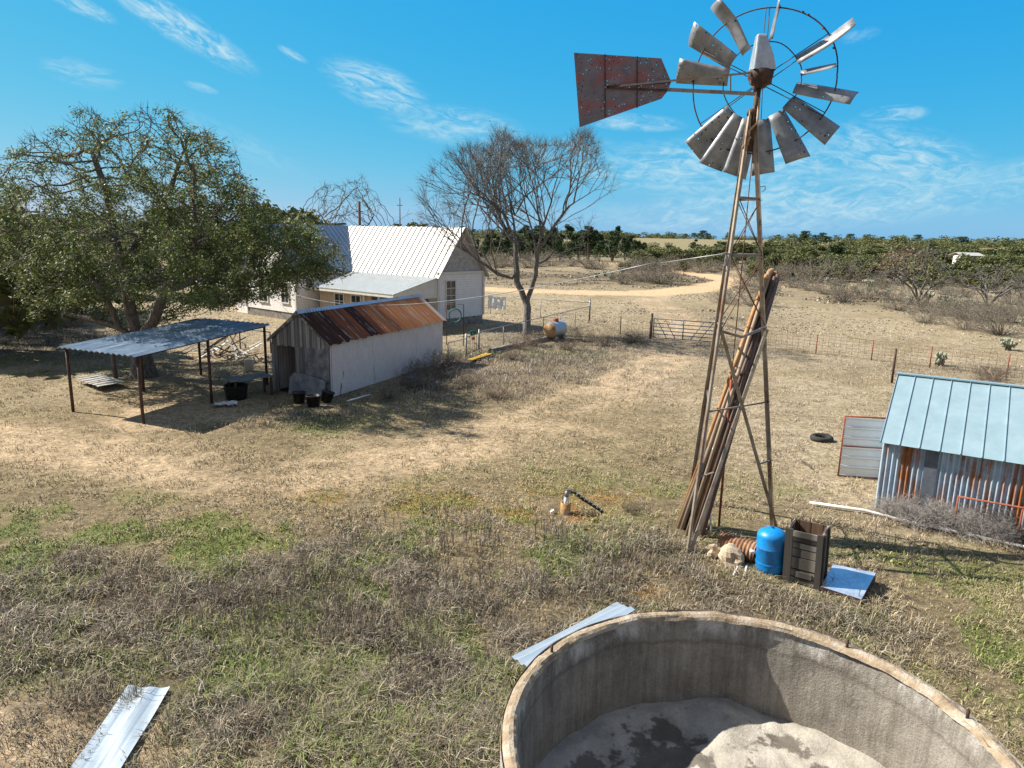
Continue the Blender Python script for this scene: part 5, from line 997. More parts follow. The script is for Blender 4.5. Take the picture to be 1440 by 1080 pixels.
def bare_tree():
    rng = np.random.default_rng(4); B0 = G(741, 470); B0[2] = 0
    poly = [(596, 335), (588, 285), (606, 240), (640, 212), (668, 206), (690, 214), (694, 194), (706, 186), (722, 202), (745, 202), (775, 202), (800, 200), (815, 184), (830, 190), (842, 215), (852, 245), (862, 265), (848, 290), (832, 312), (820, 350), (845, 395), (800, 390), (765, 365), (735, 345), (715, 375), (670, 390), (640, 360), (600, 350)]
    f = D(741, 428, 44.2); Q = lambda l: [D(*p) for p in l]
    S = [([B0-A(0, 0, .2), f], None), ([f]+Q([(727, 395, 44.4), (725, 350, 44.6), (722, 310, 44.8), (714, 265, 45), (706, 222, 45.2)]), (0, -1)), ([f]+Q([(752, 390, 43.9), (756, 355, 43.6), (764, 318, 43.3), (778, 275, 43), (800, 228, 42.8)]), (0, -1)),
         (Q([(727, 395, 44.4), (700, 384, 44.0), (668, 362, 43.6), (632, 335, 43.2), (610, 300, 43)]), (1, 6)), (Q([(756, 355, 43.6), (776, 322, 43.2), (800, 290, 42.6), (835, 268, 42)]), (2, 10)), (Q([(725, 350, 44.6), (702, 305, 45.2), (688, 258, 45.8), (684, 225, 46)]), (1, 12)),
         (Q([(722, 310, 44.8), (740, 270, 45.6), (752, 225, 46.2)]), (1, 20)), (Q([(754, 372, 43.7), (780, 360, 43.0), (812, 348, 42.4), (838, 340, 42)]), (2, 7)), (Q([(724, 340, 44.6), (708, 300, 43.6), (668, 262, 42.6), (645, 235, 42)]), (1, 13))]
    P, par = branch_out(S, poly, 44.3, 5.2, rng, .30, 5, .145, 8500, .04); V, F, r, tips = tree_mesh(P, par, .008, 2.2, .40, twigs=5, twl=.7, rng=rng, flare=.25)
    t = thing('bare_tree', 'large leafless tree with two upright trunks in the yard beside the farmhouse', 'tree', B0); np_obj('trunk', V-B0, F, M['twig'], parent=t, smooth=True); print('bare', len(P))
bare_tree()
def mesquite(name, lab, px, py, poly, depth, n, seed, stems=5, twigs=6, mt='twig', brown=None, rmax=.16):
    rng = np.random.default_rng(seed); B0 = G(px, py); B0[2] = gz(B0[0], B0[1]); at = crown_points(poly, B0[1], depth, n, rng); c = at.mean(0); seeds_idx.clear()
    S = [([B0-A(0, 0, .1), B0+A(0, 0, .25)], None)]
    for k in range(stems): a = 2*PI*k/stems+rng.uniform(-.4, .4); hh = c[2]-B0[2]; S.append(([B0+A(0, 0, .25), B0+A(math.cos(a)*.5*hh*.5, math.sin(a)*.4*hh*.5, hh*.5), B0+A(math.cos(a)*hh*.75, math.sin(a)*.6*hh*.75, hh*.85)], (0, -1)))
    P, par = colonize(at, S, 6, .6, .45, 90, rng, .25); V, F, r, tips = tree_mesh(P, par, .022, 2.2, rmax, twigs=twigs, twl=1.1, rng=rng)
    t = thing(name, lab, 'tree', B0); np_obj('trunk', V-B0, F, M[mt], parent=t, smooth=True)
    if brown:
        C = P[tips]; C = C[(C[:, 0] < c[0]-2.0) & (C[:, 2] > c[2])]; V, F, cc = leaves(C, 26, .4, .12, [(.30, .19, .12), (.24, .15, .09), (.34, .23, .15)], rng); np_obj('dead_leaves', V-B0, F, M['farleaf'], cc, t)
        C = P[tips]; q = D(1300, 385, B0[1]-1); C = C[np.linalg.norm((C-q)*A(1, .5, 1), axis=1) < .9]
        if len(C): V, F, cc = leaves(C, 40, .3, .12, [(.22, .24, .03), (.3, .3, .04)], rng); np_obj('mistletoe', V-B0, F, M['farleaf'], cc, t)
    return t
mesquite('mesquite_tree', 'wide leafless mesquite with brown leaves on its left, right of the windmill', 1291, 430, [(1238, 385), (1243, 365), (1265, 352), (1300, 348), (1328, 360), (1345, 385), (1335, 405), (1310, 410), (1265, 408)], 4.5, 700, 3, brown=True)
mesquite('mesquite_tree', 'lower spreading leafless mesquite at the right edge of the pasture', 1388, 437, [(1345, 400), (1355, 384), (1385, 377), (1415, 378), (1445, 390), (1470, 400), (1450, 415), (1400, 418), (1355, 412)], 4.5, 600, 8, rmax=.17)
mesquite('bare_tree', 'dark leafless tree behind the farmhouse roof beside the utility pole', 492, 395, [(440, 268), (450, 255), (480, 262), (512, 248), (520, 262), (538, 288), (530, 305), (470, 312), (440, 300)], 4, 420, 12, stems=4, rmax=.22)
# ------------------------------------------------------------------ background trees: crown prototypes then copies
def crown_mesh(seed, w, h, kind, n=1500, low=.12):
    rng = np.random.default_rng(seed); bl = []; nb = 11 if kind != 'juniper' else 12
    for k in range(nb):
        if kind == 'juniper': z = rng.uniform(.12, .92); r = (1-z)*.42+.12; a = rng.uniform(0, 2*PI); bl.append((A(math.cos(a)*r*.55*w, math.sin(a)*r*.55*w, z*h), r*w*.55, r*h*.34))
        else: a = rng.uniform(0, 2*PI); q = math.sqrt(rng.uniform(0, 1)); z = rng.uniform(.32, .82)*(1-.25*q); bl.append((A(math.cos(a)*q*w*.36, math.sin(a)*q*w*.36, z*h), w*rng.uniform(.15, .25), h*rng.uniform(.13, .22)))
    C = []
    for c, r, rz in bl:
        m = int(n/nb); v = rng.normal(0, 1, (m, 3)); v /= np.linalg.norm(v, axis=1, keepdims=True); v *= (rng.uniform(.25, 1, m)**.45)[:, None]*rng.uniform(.85, 1.12, m)[:, None]; C.append(c+v*A(r, r, rz))
    C = np.concatenate(C); C = C[C[:, 2] > h*low*.6]
    pal = dict(juniper=[(.055, .09, .036), (.042, .075, .032), (.08, .115, .045), (.065, .095, .048)], oak=[(.11, .135, .045), (.14, .16, .058), (.09, .115, .04), (.17, .18, .075), (.145, .145, .08)], yellow=[(.13, .13, .03), (.16, .15, .035), (.10, .11, .03)])[kind]
    return leaves(C, 2, .10*w/5, .19*w/5, pal, rng)
def proto_tree(name, seed, w, h, kind, lab, group):
    t = thing(name, lab, 'tree', (0, 0, 0), 0, group); V, F, c = crown_mesh(seed, w, h, kind); np_obj('crown', V, F, M['farleaf'], c, t)
    mb = MB()
    for k in range(3): a = k*2.1+seed; mb.tube([A(0, 0, -.3), A(math.cos(a)*.1*w, math.sin(a)*.1*w, h*.35), A(math.cos(a)*.2*w, math.sin(a)*.2*w, h*.65)], [.16, .11, .05], 6)
    mb.build('trunk', M['bark'], t); return t
KIND = dict(juniper=('juniper_tree', 'dark green bushy juniper in the tree belt behind the dirt road', 'junipers behind the dirt road'), oak=('oak_tree', 'rounded olive green oak in the far belt beyond the pasture', 'oaks beyond the pasture'), yellow=('yellow_green_bush', 'yellow green rounded bush at the edge of the far oak belt', 'yellow green bushes'))
PROT = {}
def plant(kind, var, pos, rz, s, label=None, group=None):
    key = (kind, var); nm, lb, gr = KIND[kind]
    w, h = dict(juniper=(5.2, 6.5), oak=(7.0, 5.5), yellow=(4, 3.2))[kind]
    p = (pos[0], pos[1], gz(pos[0], pos[1])-.15)
    if key not in PROT: t = PROT[key] = proto_tree(nm, var*7+len(kind), w, h, kind, label or lb, group or gr); t.location = p; t.rotation_euler[2] = rz; t.scale = (s if not np.isscalar(s) else (s,)*3); return t
    return dup(PROT[key], p, rz, s, label or lb, group or gr)
rb = np.random.default_rng(33)
def row(kind, x0, x1, stepx, ybase, Yj, hpx, jit=.25, nv=4):
    x = x0
    while x <= x1:
        y = ybase(x)+rb.uniform(-Yj, Yj); p = G(x, y); d = p[1]; hz = hpx(x)*(1+rb.uniform(-jit, jit))*d/1000
        w, h = dict(juniper=(5.2, 6.5), oak=(7.0, 5.5), yellow=(4, 3.2))[kind]; s = hz/h; plant(kind, int(rb.integers(0, nv)), p, rb.uniform(0, 6.28), (s*rb.uniform(.9, 1.2), s*rb.uniform(.9, 1.2), s)); x += stepx*rb.uniform(.75, 1.25)
row('juniper', 640, 905, 15, lambda x: 366+(x-700)*.008, 1.5, lambda x: 40 if x < 880 else 34)
row('juniper', 690, 900, 22, lambda x: 361, 1, lambda x: 38)
row('oak', 905, 1075, 19, lambda x: 372, 3, lambda x: 30)
row('juniper', 905, 1060, 36, lambda x: 366, 2, lambda x: 27)
row('oak', 1075, 1470, 20, lambda x: 385+(x-1080)*.055, 3, lambda x: 37)
row('oak', 1075, 1480, 18, lambda x: 375+(x-1080)*.03, 3, lambda x: 32)
row('oak', 1070, 1480, 18, lambda x: 366+(x-1080)*.022, 2, lambda x: 26)
row('oak', 1065, 1250, 21, lambda x: 390+(x-1065)*.03, 4, lambda x: 27, .35)
row('oak', 880, 1060, 24, lambda x: 379, 3, lambda x: 20, .4)
row('juniper', 1075, 1300, 44, lambda x: 394+(x-1075)*.03, 4, lambda x: 20, .4)
row('oak', 1290, 1480, 24, lambda x: 404+(x-1290)*.04, 4, lambda x: 25, .3)
row('yellow', 1085, 1330, 31, lambda x: 392+(x-1085)*.05, 4, lambda x: 14, .4, nv=2)
row('yellow', 1330, 1460, 26, lambda x: 402, 4, lambda x: 24, nv=2)
for x, y, hp in ((1340, 372, 19), (1356, 373, 20), (1372, 374, 20), (1386, 374, 21)): p = G(x, y); s = hp*p[1]/1000/5.5; plant('oak', x % 4, p, x, (s*1.3, s*1.3, s))
# oaks around the house and behind the big oak
for (x, Y, top, w) in ((-60, 34, 225, 1.5), (20, 46, 300, 1.5), (90, 50, 330, 1.4), (180, 62, 345, 1.4), (395, 78, 262, 1.6), (345, 72, 290, 1.5), (432, 84, 285, 1.2), (585, 120, 298, 1.1), (545, 130, 306, 1.0), (625, 140, 312, 1.0), (475, 130, 300, 1.0), (-110, 52, 280, 1.6), (280, 66, 330, 1.5)):
    q = D(x, top, Y); h = q[2]; s = h/5.5*1.05; plant('oak', int(rb.integers(0, 4)), A(q[0], q[1], 0), rb.uniform(0, 6), (min(s, w), min(s, w), s), {395: 'tall dark oak rising behind the left end of the farmhouse roof', 345: 'dark oak half hidden behind the big live oak and the farmhouse'}.get(x, 'olive oak standing behind the big oak and the farmhouse'), None if x in (395, 345) else 'oaks behind the house')
for o in list(COL.objects):
    if o.get('label', '').startswith(('tall dark oak', 'dark oak half')) and 'group' in o: del o['group']
# far woodland: one mass
def woodland():
    Vs, Fs, Cs, o = [], [], [], 0; rng = np.random.default_rng(77); protos = [crown_mesh(100+k, 7, 5.2, 'oak' if k else 'juniper', 330) for k in range(4)]
    n = 0
    while n < 900:
        d = 185*math.exp(rng.uniform(0, 1.75)); a = R_(rng.uniform(-52, 52)); x, y = d*math.sin(a), d*math.cos(a)
        if vnoise(np.array([x/60+9]), np.array([y/45+3]), 2)[0] < .30 and d < 700: continue
        fx = math.atan2(x, y)
        if 330 < d < 620 and .16 < fx < .36: continue
        V, F, c = protos[int(rng.integers(0, 4))]; s = rng.uniform(.8, 1.5)*(1 if d < 400 else 1.6); ca, sa = math.cos(d*9), math.sin(d*9); V2 = V@np.array([[ca, sa, 0], [-sa, ca, 0], [0, 0, 1]])*s*A(1.25, 1.25, 1)+A(x, y, gz(x, y)-1.7*s)
        Vs.append(V2); Fs.append(F+o); Cs.append(c); o += len(V); n += 1
    t = np_obj('woodland', np.concatenate(Vs), np.concatenate(Fs), M['farleaf'], np.concatenate(Cs)); tag(t, 'far olive woodland reaching to the horizon', 'woodland', kind='stuff')
woodland()
# far pale metal roof among the trees
c = D(1361, 353, 150); b0 = A(c[0], c[1], gz(c[0], c[1])); t = thing('metal_barn', 'distant low barn with bright white roof among the right hand oaks', 'barn', b0); hz = c[2]-b0[2]-.9
mb = MB(); mb.box((0, 0, hz/2), (4.0, 3, hz), -.1); mb.build('wall', M['trim'], t); mb = MB(); mb.poly([A(-2.3, -2.0, hz), A(2.3, -2.4, hz), A(2.3, .0, hz+.6), A(-2.3, .4, hz+.6)], .06); mb.poly([A(2.3, 2.4, hz), A(-2.3, 2.9, hz), A(-2.3, .4, hz+.6), A(2.3, .0, hz+.6)], .06); mb.build('roof', M['whiteroof'], t)
# grey leafless brush: copies of twig balls
def brush_proto(seed, h, w, n, name, lab, group, r=.012, mt='greytwig'):
    rng = np.random.default_rng(seed); t = thing(name, lab, 'shrub', (0, 0, 0), 0, group); Vs, Fs, o = [], [], 0
    for k in range(n):
        a = rng.uniform(0, 2*PI); e = rng.uniform(.15, 1.25); L = h*rng.uniform(.6, 1.1); d = A(math.cos(a)*math.cos(e)*w/h, math.sin(a)*math.cos(e)*w/h, math.sin(e)); b = A(math.cos(a), math.sin(a), 0)*rng.uniform(0, .18)*w; pts = [b, b+d*L*.4+rng.normal(0, .05*h, 3), b+d*L*.75+rng.normal(0, .07*h, 3), b+d*L+rng.normal(0, .09*h, 3)]; V, F = tube_np(np.array(pts), np.array([r, r*.8, r*.55, r*.25]), 3); Vs.append(V); Fs.append(F+o); o += len(V)
        for j in range(6):
            f = rng.uniform(.35, 1); s = np.array(pts[1])*(1-f)+np.array(pts[3])*f; q = s+rng.normal(0, .16*h, 3)+A(0, 0, .08*h); V, F = tube_np(np.array([s, (s+q)/2+rng.normal(0, .03*h, 3), q]), np.array([r*.6, r*.45, r*.2]), 3); Vs.append(V); Fs.append(F+o); o += len(V)
    np_obj('branches', np.concatenate(Vs), np.concatenate(Fs), M[mt], parent=t); return t
def brushes():
    rng = np.random.default_rng(15)
    pr = [brush_proto(k, 2.6, 2.6, 70, 'leafless_shrub', 'grey leafless brush shrub before the far oak belt', 'grey brush before the oaks', .022) for k in range(3)]; used = [False]*3
    spots = [(1095, 392), (1108, 394), (1120, 390), (1135, 396), (1150, 392), (1165, 397), (1178, 392), (1192, 398), (1206, 397), (1215, 403), (1228, 398), (1240, 408), (1180, 402), (1345, 420), (1360, 415), (1425, 430), (1440, 420), (1330, 412), (920, 384), (945, 380), (962, 382), (985, 381), (1005, 384), (1020, 380), (1045, 385), (1062, 388), (1080, 392), (880, 378), (905, 380), (690, 372), (705, 375), (720, 373), (740, 376), (755, 374), (775, 376), (800, 374), (830, 376), (850, 377), (662, 378), (676, 380), (640, 384), (1090, 402), (1110, 404), (1140, 408), (1165, 412), (1200, 415), (1225, 420), (1250, 424), (1265, 436), (1315, 440), (1340, 445), (1362, 450), (1385, 452), (1405, 446), (1425, 452), (1440, 445), (1300, 452), (1350, 462), (1410, 468), (1180, 424), (1060, 402), (1040, 408), (1075, 412), (885, 400), (905, 396), (930, 398), (1020, 424), (1050, 430)]
    for k, (x, y) in enumerate(spots):
        if x > 1090 and y < 402 and k % 3 == 1 and all(used): continue
        p = G(x+rng.uniform(-9, 9), y+rng.uniform(-2, 3)); i = k % 3; s = rng.uniform(.75, 1.45)*(1 if y < 402 or x < 905 else .62); lb = 'grey leafless brush shrub before the far oak belt' if x > 905 else 'grey leafless brush shrub beyond the yard in front of the junipers'; gr = 'grey brush before the oaks' if x > 905 else 'grey brush before the junipers'
        if y >= 402 and x > 1000: lb, gr = 'low grey brush clump scattered over the dry pasture beyond the wire fence', 'brush clumps in the pasture'
        if not used[i]: o = pr[i]; used[i] = True; o.location = p; o.scale = (s,)*3; tag(o, lb, None, gr)
        else: dup(pr[i], p, rng.uniform(0, 6), (s*1.15, s*1.15, s), lb, gr)
    # brush against the tin shed and around the yard: individuals
    b = brush_proto(50, .62, .8, 200, 'dry_bush', 'pale dry twiggy bush against the tin shed wall', None, .006, 'palebrush')
    b.location = SHED_PT(.9, -.35, 0)
    for a, bb, s, lb in ((1.45, -.40, 1.0, 'pale twiggy bush between the dry bush and the red rack'), (.4, -.28, .7, 'small pale twiggy bush at the left corner of the tin shed'), (2.1, -.45, .9, 'tangled grey bush under the red pipe rack')): o = dup(b, SHED_PT(a, bb, 0), a*7, s, lb)
    v = brush_proto(51, .9, 1.3, 150, 'dead_vine', 'dark dead vine tangled over the red pipe rack', None, .006, 'twig'); v.location = SHED_PT(2.9, -.25, 0)
    yd = brush_proto(52, 1.0, .8, 60, 'dead_shrub', 'brown dead shrub beside the propane tank', None, .009, 'brownbrush'); yd.location = G(752, 487)
    L = [(735, 492, .8, 'low brown shrub left of the propane tank at the stone kerb'), (800, 492, .8, 'low brown shrub in the shadow right of the propane tank'), (720, 505, .7, 'brown shrub in weeds below the stone kerb'), (820, 480, .9, 'brown shrub near the fence corner beyond the propane tank'), (850, 486, .8, 'brown shrub midway between propane tank and farm gate'), (890, 482, .9, 'brown shrub just left of the farm gate'), (600, 530, 1.1, 'dead shrub near the rear end of the pale shed wall'), (580, 545, .9, 'dead shrub in the shade along the pale shed wall'), (625, 518, 1.1, 'dark shrub at the rear corner of the rusty shed'), (545, 560, .7, 'short dead shrub before the middle of the pale shed wall'), (1400, 535, 1.0, 'dark brush tangled in the pasture fence at right'), (1385, 540, .7, 'small brush at the foot of the pasture fence'), (885, 720, .35, 'tan bunch of dry grass stalks right of the well hose'), (700, 560, .7, 'lone brown shrub beside the sandy track'), (660, 540, .8, 'brown shrub in the weeds below the yellow plank'), (60, 455, 1.5, 'grey brush at the far left under the oak'), (20, 458, 1.6, 'grey brush at the left picture edge under the oak'), (100, 460, 1.2, 'grey brush left of the oak trunks')]
    for x, y, s, lb in L: dup(yd, G(x, y), x*.7, (s*1.2, s*1.2, s*.85), lb)
brushes()
def cactus():
    def proto(seed, n):
        rng = np.random.default_rng(seed); t = thing('prickly_pear', 'x', 'cactus'); mb = MB(); P = []
        for k in range(n):
            if k < 9 or not P: c = A(0, 0, .12) if not P else P[-1][0]*A(1, 1, 0)+A(*(rng.choice([-1, 1], 2)*rng.uniform(.05, .15, 2)), .12); a = rng.uniform(0, PI)
            else: q = P[rng.integers(0, len(P))]; c = q[0]+A(rng.normal(0, .13), rng.normal(0, .13), .20); a = q[1]+rng.normal(0, .6)
            if c[2] > .75: continue
            P.append((c, a)); x = A(math.cos(a), math.sin(a), rng.normal(0, .2)); x = unit(x); z = unit(A(rng.normal(0, .3), rng.normal(0, .3), 1)); y = unit(np.cross(z, x)); z = np.cross(x, y); V = []; F = []; m = 10
            for s in (-1, 1):
                V.append(c+y*.035*s)
                for i in range(m): th = 2*PI*i/m; V.append(c+x*.11*math.cos(th)*.85+z*.15*math.sin(th)+y*.018*s)
            for i in range(m): j = (i+1) % m; F += [(0, 1+i, 1+j), (m+1, m+2+j, m+2+i), (1+i, m+2+i, m+2+j, 1+j)]
            mb.add(V, F, smooth=True)
        mb.build('pads', M['pad'], t); return t
    pr = [proto(61, 70), proto(62, 45), proto(63, 90)]; used = [False]*3; rng = np.random.default_rng(9)
    L = [(1112, 393), (1122, 393), (1133, 394), (1145, 395), (1158, 396), (1170, 402), (1217, 402), (1224, 402), (1230, 402), (1182, 407), (1195, 410), (1205, 412), (1218, 413), (1230, 414), (1243, 415), (1255, 416), (1275, 427), (1280, 426), (1308, 428), (1318, 430), (1328, 431), (1338, 430), (1348, 432), (1356, 428), (1332, 424), (1344, 422), (1365, 436), (1322, 426), (850, 388), (858, 389), (868, 388), (876, 389), (942, 393), (948, 395), (955, 394), (1437, 462), (836, 392)]
    near = {(1325, 514): 'green prickly pear clump growing at the pasture wire fence', (1418, 492): 'lone small prickly pear in dry grass at the right edge'}
    for k, (x, y) in enumerate(L+list(near)):
        p = G(x+rng.uniform(-7, 7)*((x, y) not in near), y+rng.uniform(-3, 4)*((x, y) not in near)); i = k % 3; s = rng.uniform(.55, 1.35) if (x, y) not in near else .8; lb = near.get((x, y)) or ('pale grey green prickly pear clump on the brush island inside the road bend' if x < 1000 else 'pale grey green prickly pear clump along the far pasture edge'); gr = None if (x, y) in near else ('prickly pears in the road bend' if x < 1000 else 'prickly pears along the pasture')
        if not used[i]: o = pr[i]; used[i] = True; o.location = p; o.scale = (s,)*3; tag(o, lb, None, gr)
        else:
            o = dup(pr[i], p, rng.uniform(0, 6), s, lb, gr)
            if gr is None and 'group' in o: del o['group']
cactus()
# ------------------------------------------------------------------ grass and weeds (uncountable)
def blades(n, d0, d1, seed, prob, hgt, wid, lean, cols, name, label, cat, mtl, dpow=.45, segs=2):
    rng = np.random.default_rng(seed); d = d0*np.exp(rng.uniform(0, math.log(d1/d0), n)); a = rng.uniform(R_(-47), R_(47), n); x, y = d*np.sin(a), d*np.cos(a)
    z = zones(x, y); pr = prob(x, y, z, d); k = (rng.uniform(0, 1, n) < pr) & free(x, y, .02); x, y, d = x[k], y[k], d[k]; z = {q: v[k] for q, v in z.items()}; n = len(x)
    s = np.maximum(d/12, .7)**dpow; cl = .55+.9*fbm(x, y, .45, 71, 2); H = hgt(z, d)*cl*rng.uniform(.5, 1.4, n); W = wid*s*rng.uniform(.7, 1.3, n)
    az = rng.uniform(0, 2*PI, n)+(fbm(x, y, .8, 91, 2)-.5)*5; ln = lean(z)*rng.uniform(.3, 1.3, n); dirx, diry = np.cos(az), np.sin(az); px, py = -diry, dirx; Z = ground_z(x, y)-.015
    B = np.c_[x, y, Z]; Dv = np.c_[dirx, diry, np.zeros(n)]; Pv = np.c_[px, py, np.zeros(n)]; up = A(0, 0, 1)
    mid = B+Dv*(H*ln*.4)[:, None]+up*(H*.62)[:, None]; tip = B+Dv*(H*ln*1.15)[:, None]+up*(H*np.clip(1.1-ln*.45, .25, 1))[:, None]
    V = np.stack([B+Pv*W[:, None]*.5, B-Pv*W[:, None]*.5, mid+Pv*W[:, None]*.38, mid-Pv*W[:, None]*.38, tip], 1).reshape(-1, 3)
    q = np.arange(n)[:, None]*5; F = np.concatenate([q+np.array([0, 1, 3]), q+np.array([0, 3, 2]), q+np.array([2, 3, 4])])
    c = cols(z, x, y, rng, n); o = np_obj(name, V, F, mtl, np.repeat(c, 5, 0)); tag(o, label, cat, kind='stuff'); print(name, n); return o
def pick(rng, n, pal): pal = np.asarray(pal); return pal[rng.integers(0, len(pal), n)]*rng.uniform(.55, 1.45, n)[:, None]
STRAW = [(.36, .285, .17), (.31, .25, .145), (.48, .395, .26), (.23, .19, .11), (.37, .315, .215)]; BROWN = [(.195, .165, .122), (.27, .23, .175), (.12, .10, .075), (.42, .375, .30), (.23, .19, .135)]; GRN = [(.15, .21, .05), (.20, .25, .07), (.125, .175, .045), (.25, .27, .09), (.30, .29, .12)]
def cdry(z, x, y, rng, n):
    c = pick(rng, n, STRAW); b = pick(rng, n, BROWN); k = rng.uniform(0, 1, n) < np.clip(z['weed']*.9+.10+.25*(z['n3'] > .55), 0, 1); c[k] = b[k]; dry = sstep(4, 9, x)*sstep(11, 16, y)+sstep(24, 32, y); c = c*(1+np.clip(dry, 0, 1)[:, None]*A(.16, .15, .32)); g = pick(rng, n, GRN); k = rng.uniform(0, 1, n) < z['green']*.55; c[k] = g[k]; return c
blades(620000, 5.2, 62, 1, lambda x, y, z, d: np.clip((.97-.62*z['bare']-z['road']-.4*z['red'])*(.15+.5*z['n2']+1.0*sstep(.38, .60, z['n4'])), .0, 1), lambda z, d: .04+.09*z['weed']+.06*sstep(.4, .65, z['n4']), .011, lambda z: .8+.8*z['n2'], cdry, 'dry_grass', 'short matted dry grass covering the pasture', 'grass', M['grass'])
blades(190000, 5.2, 55, 2, lambda x, y, z, d: np.clip(z['green']*1.35-.06, 0, 1), lambda z, d: .06+.04*z['n1'], .017, lambda z: .7+0*z['n1'], lambda z, x, y, rng, n: pick(rng, n, GRN), 'green_grass', 'fresh green grass patches among the dry grass', 'grass', M['grass'])
blades(330000, 5.2, 110, 3, lambda x, y, z, d: np.clip(z['weed']*1.35-.22, 0, .85)*(1-z['road'])*sstep(.36, .60, fbm(x, y, .9, 83, 3)), lambda z, d: .10+.14*z['weed']+.0*d, .009, lambda z: .55+.5*z['n2'], lambda z, x, y, rng, n: np.where((rng.uniform(0, 1, n) < .58)[:, None], pick(rng, n, BROWN), pick(rng, n, STRAW)), 'dead_weeds', 'tall brown grey dead weeds in rough patches', 'weeds', M['grass'], .5)
blades(90000, 50, 170, 5, lambda x, y, z, d: np.clip(.9-z['road']*1.5-z['bare'], 0, 1)*sstep(.40, .62, z['n1'])*(.3+z['n2']), lambda z, d: .06+.14*z['weed'], .06, lambda z: 1.1+.5*z['n2'], lambda z, x, y, rng, n: np.where((rng.uniform(0, 1, n) < .05+.7*z['weed'])[:, None], pick(rng, n, BROWN), pick(rng, n, STRAW)), 'far_grass', 'tufts of dry grass across the far pasture', 'grass', M['grass'], .6)
def stalks():
    rng = np.random.default_rng(6); n = 9000; d = 6.5*np.exp(rng.uniform(0, math.log(26/6.5), n)); a = rng.uniform(R_(-40), R_(40), n); x, y = d*np.sin(a), d*np.cos(a); z = zones(x, y)
    w = blobs(x, y, [(420, 830, 2.2, 1.6, .8), (600, 800, 2, 2, .8), (700, 790, 2, 1.5, .6), (790, 770, 1.4, 1.5, .5), (480, 930, 1.4, 1, .5), (650, 560, 3, 1.5, .6), (780, 540, 4, 2, .4), (1300, 800, 2, 1, .6), (1230, 760, 1.4, .6, .5), (900, 780, 1, 1, .4), (120, 900, 3, 1.5, .3)])*sstep(.4, .6, fbm(x, y, .7, 55, 2)); k = (rng.uniform(0, 1, n) < w) & free(x, y, .03); x, y = x[k], y[k]; Vs, Fs, o = [], [], 0
    for X, Y in zip(x, y):
        h = rng.uniform(.22, .55); b = A(X, Y, gz(X, Y)-.02); l = A(rng.normal(0, .1), rng.normal(0, .1), 1)*h; V, F = tube_np(np.array([b, b+l*.5+rng.normal(0, .01, 3), b+l]), np.array([.006, .005, .003]), 3); Vs.append(V); Fs.append(F+o); o += len(V)
        for j in range(5): s = b+l*rng.uniform(.35, .95); q = s+A(rng.normal(0, .06), rng.normal(0, .06), rng.uniform(.04, .13)); V, F = tube_np(np.array([s, q]), np.array([.004, .002]), 3); Vs.append(V); Fs.append(F+o); o += len(V)
    t = np_obj('weed_stalks', np.concatenate(Vs), np.concatenate(Fs), weathered('dead_stalk', (.09, .075, .06), (.20, .17, .14), scale=3, rough=1, bs=0)); tag(t, 'thin upright dead weed stalks in the near grass', 'weeds', kind='stuff')
stalks()
def litter():
    rng = np.random.default_rng(8); n = 60000; d = 6*np.exp(rng.uniform(0, math.log(30/6), n)); a = rng.uniform(R_(-40), R_(40), n); x, y = d*np.sin(a), d*np.cos(a)
    w = blobs(x, y, [(560, 700, 4, 2, .55), (420, 720, 4, 2, .3), (700, 700, 2, 2, .4), (480, 760, 3, 2, .3), (800, 725, .6, .5, .5), (900, 820, .9, .6, .6), (300, 780, 4, 2, .12), (600, 850, 3, 3, .08)])*(.3+fbm(x, y, .5, 3)); k = (rng.uniform(0, 1, n) < w) & free(x, y); x, y = x[k], y[k]; m = len(x); C = np.c_[x, y, ground_z(x, y)+rng.uniform(.01, .06, m)]
    V, F, c = leaves(C, 1, .01, .021, [(.50, .28, .07), (.42, .22, .08), (.55, .36, .12), (.36, .22, .12), (.60, .45, .2)], rng, tilt=2); o = np_obj('fallen_leaves', V, F, M['grass'], c); tag(o, 'orange fallen leaves scattered over the near grass', 'leaves', kind='stuff'); print('litter', m)
litter()
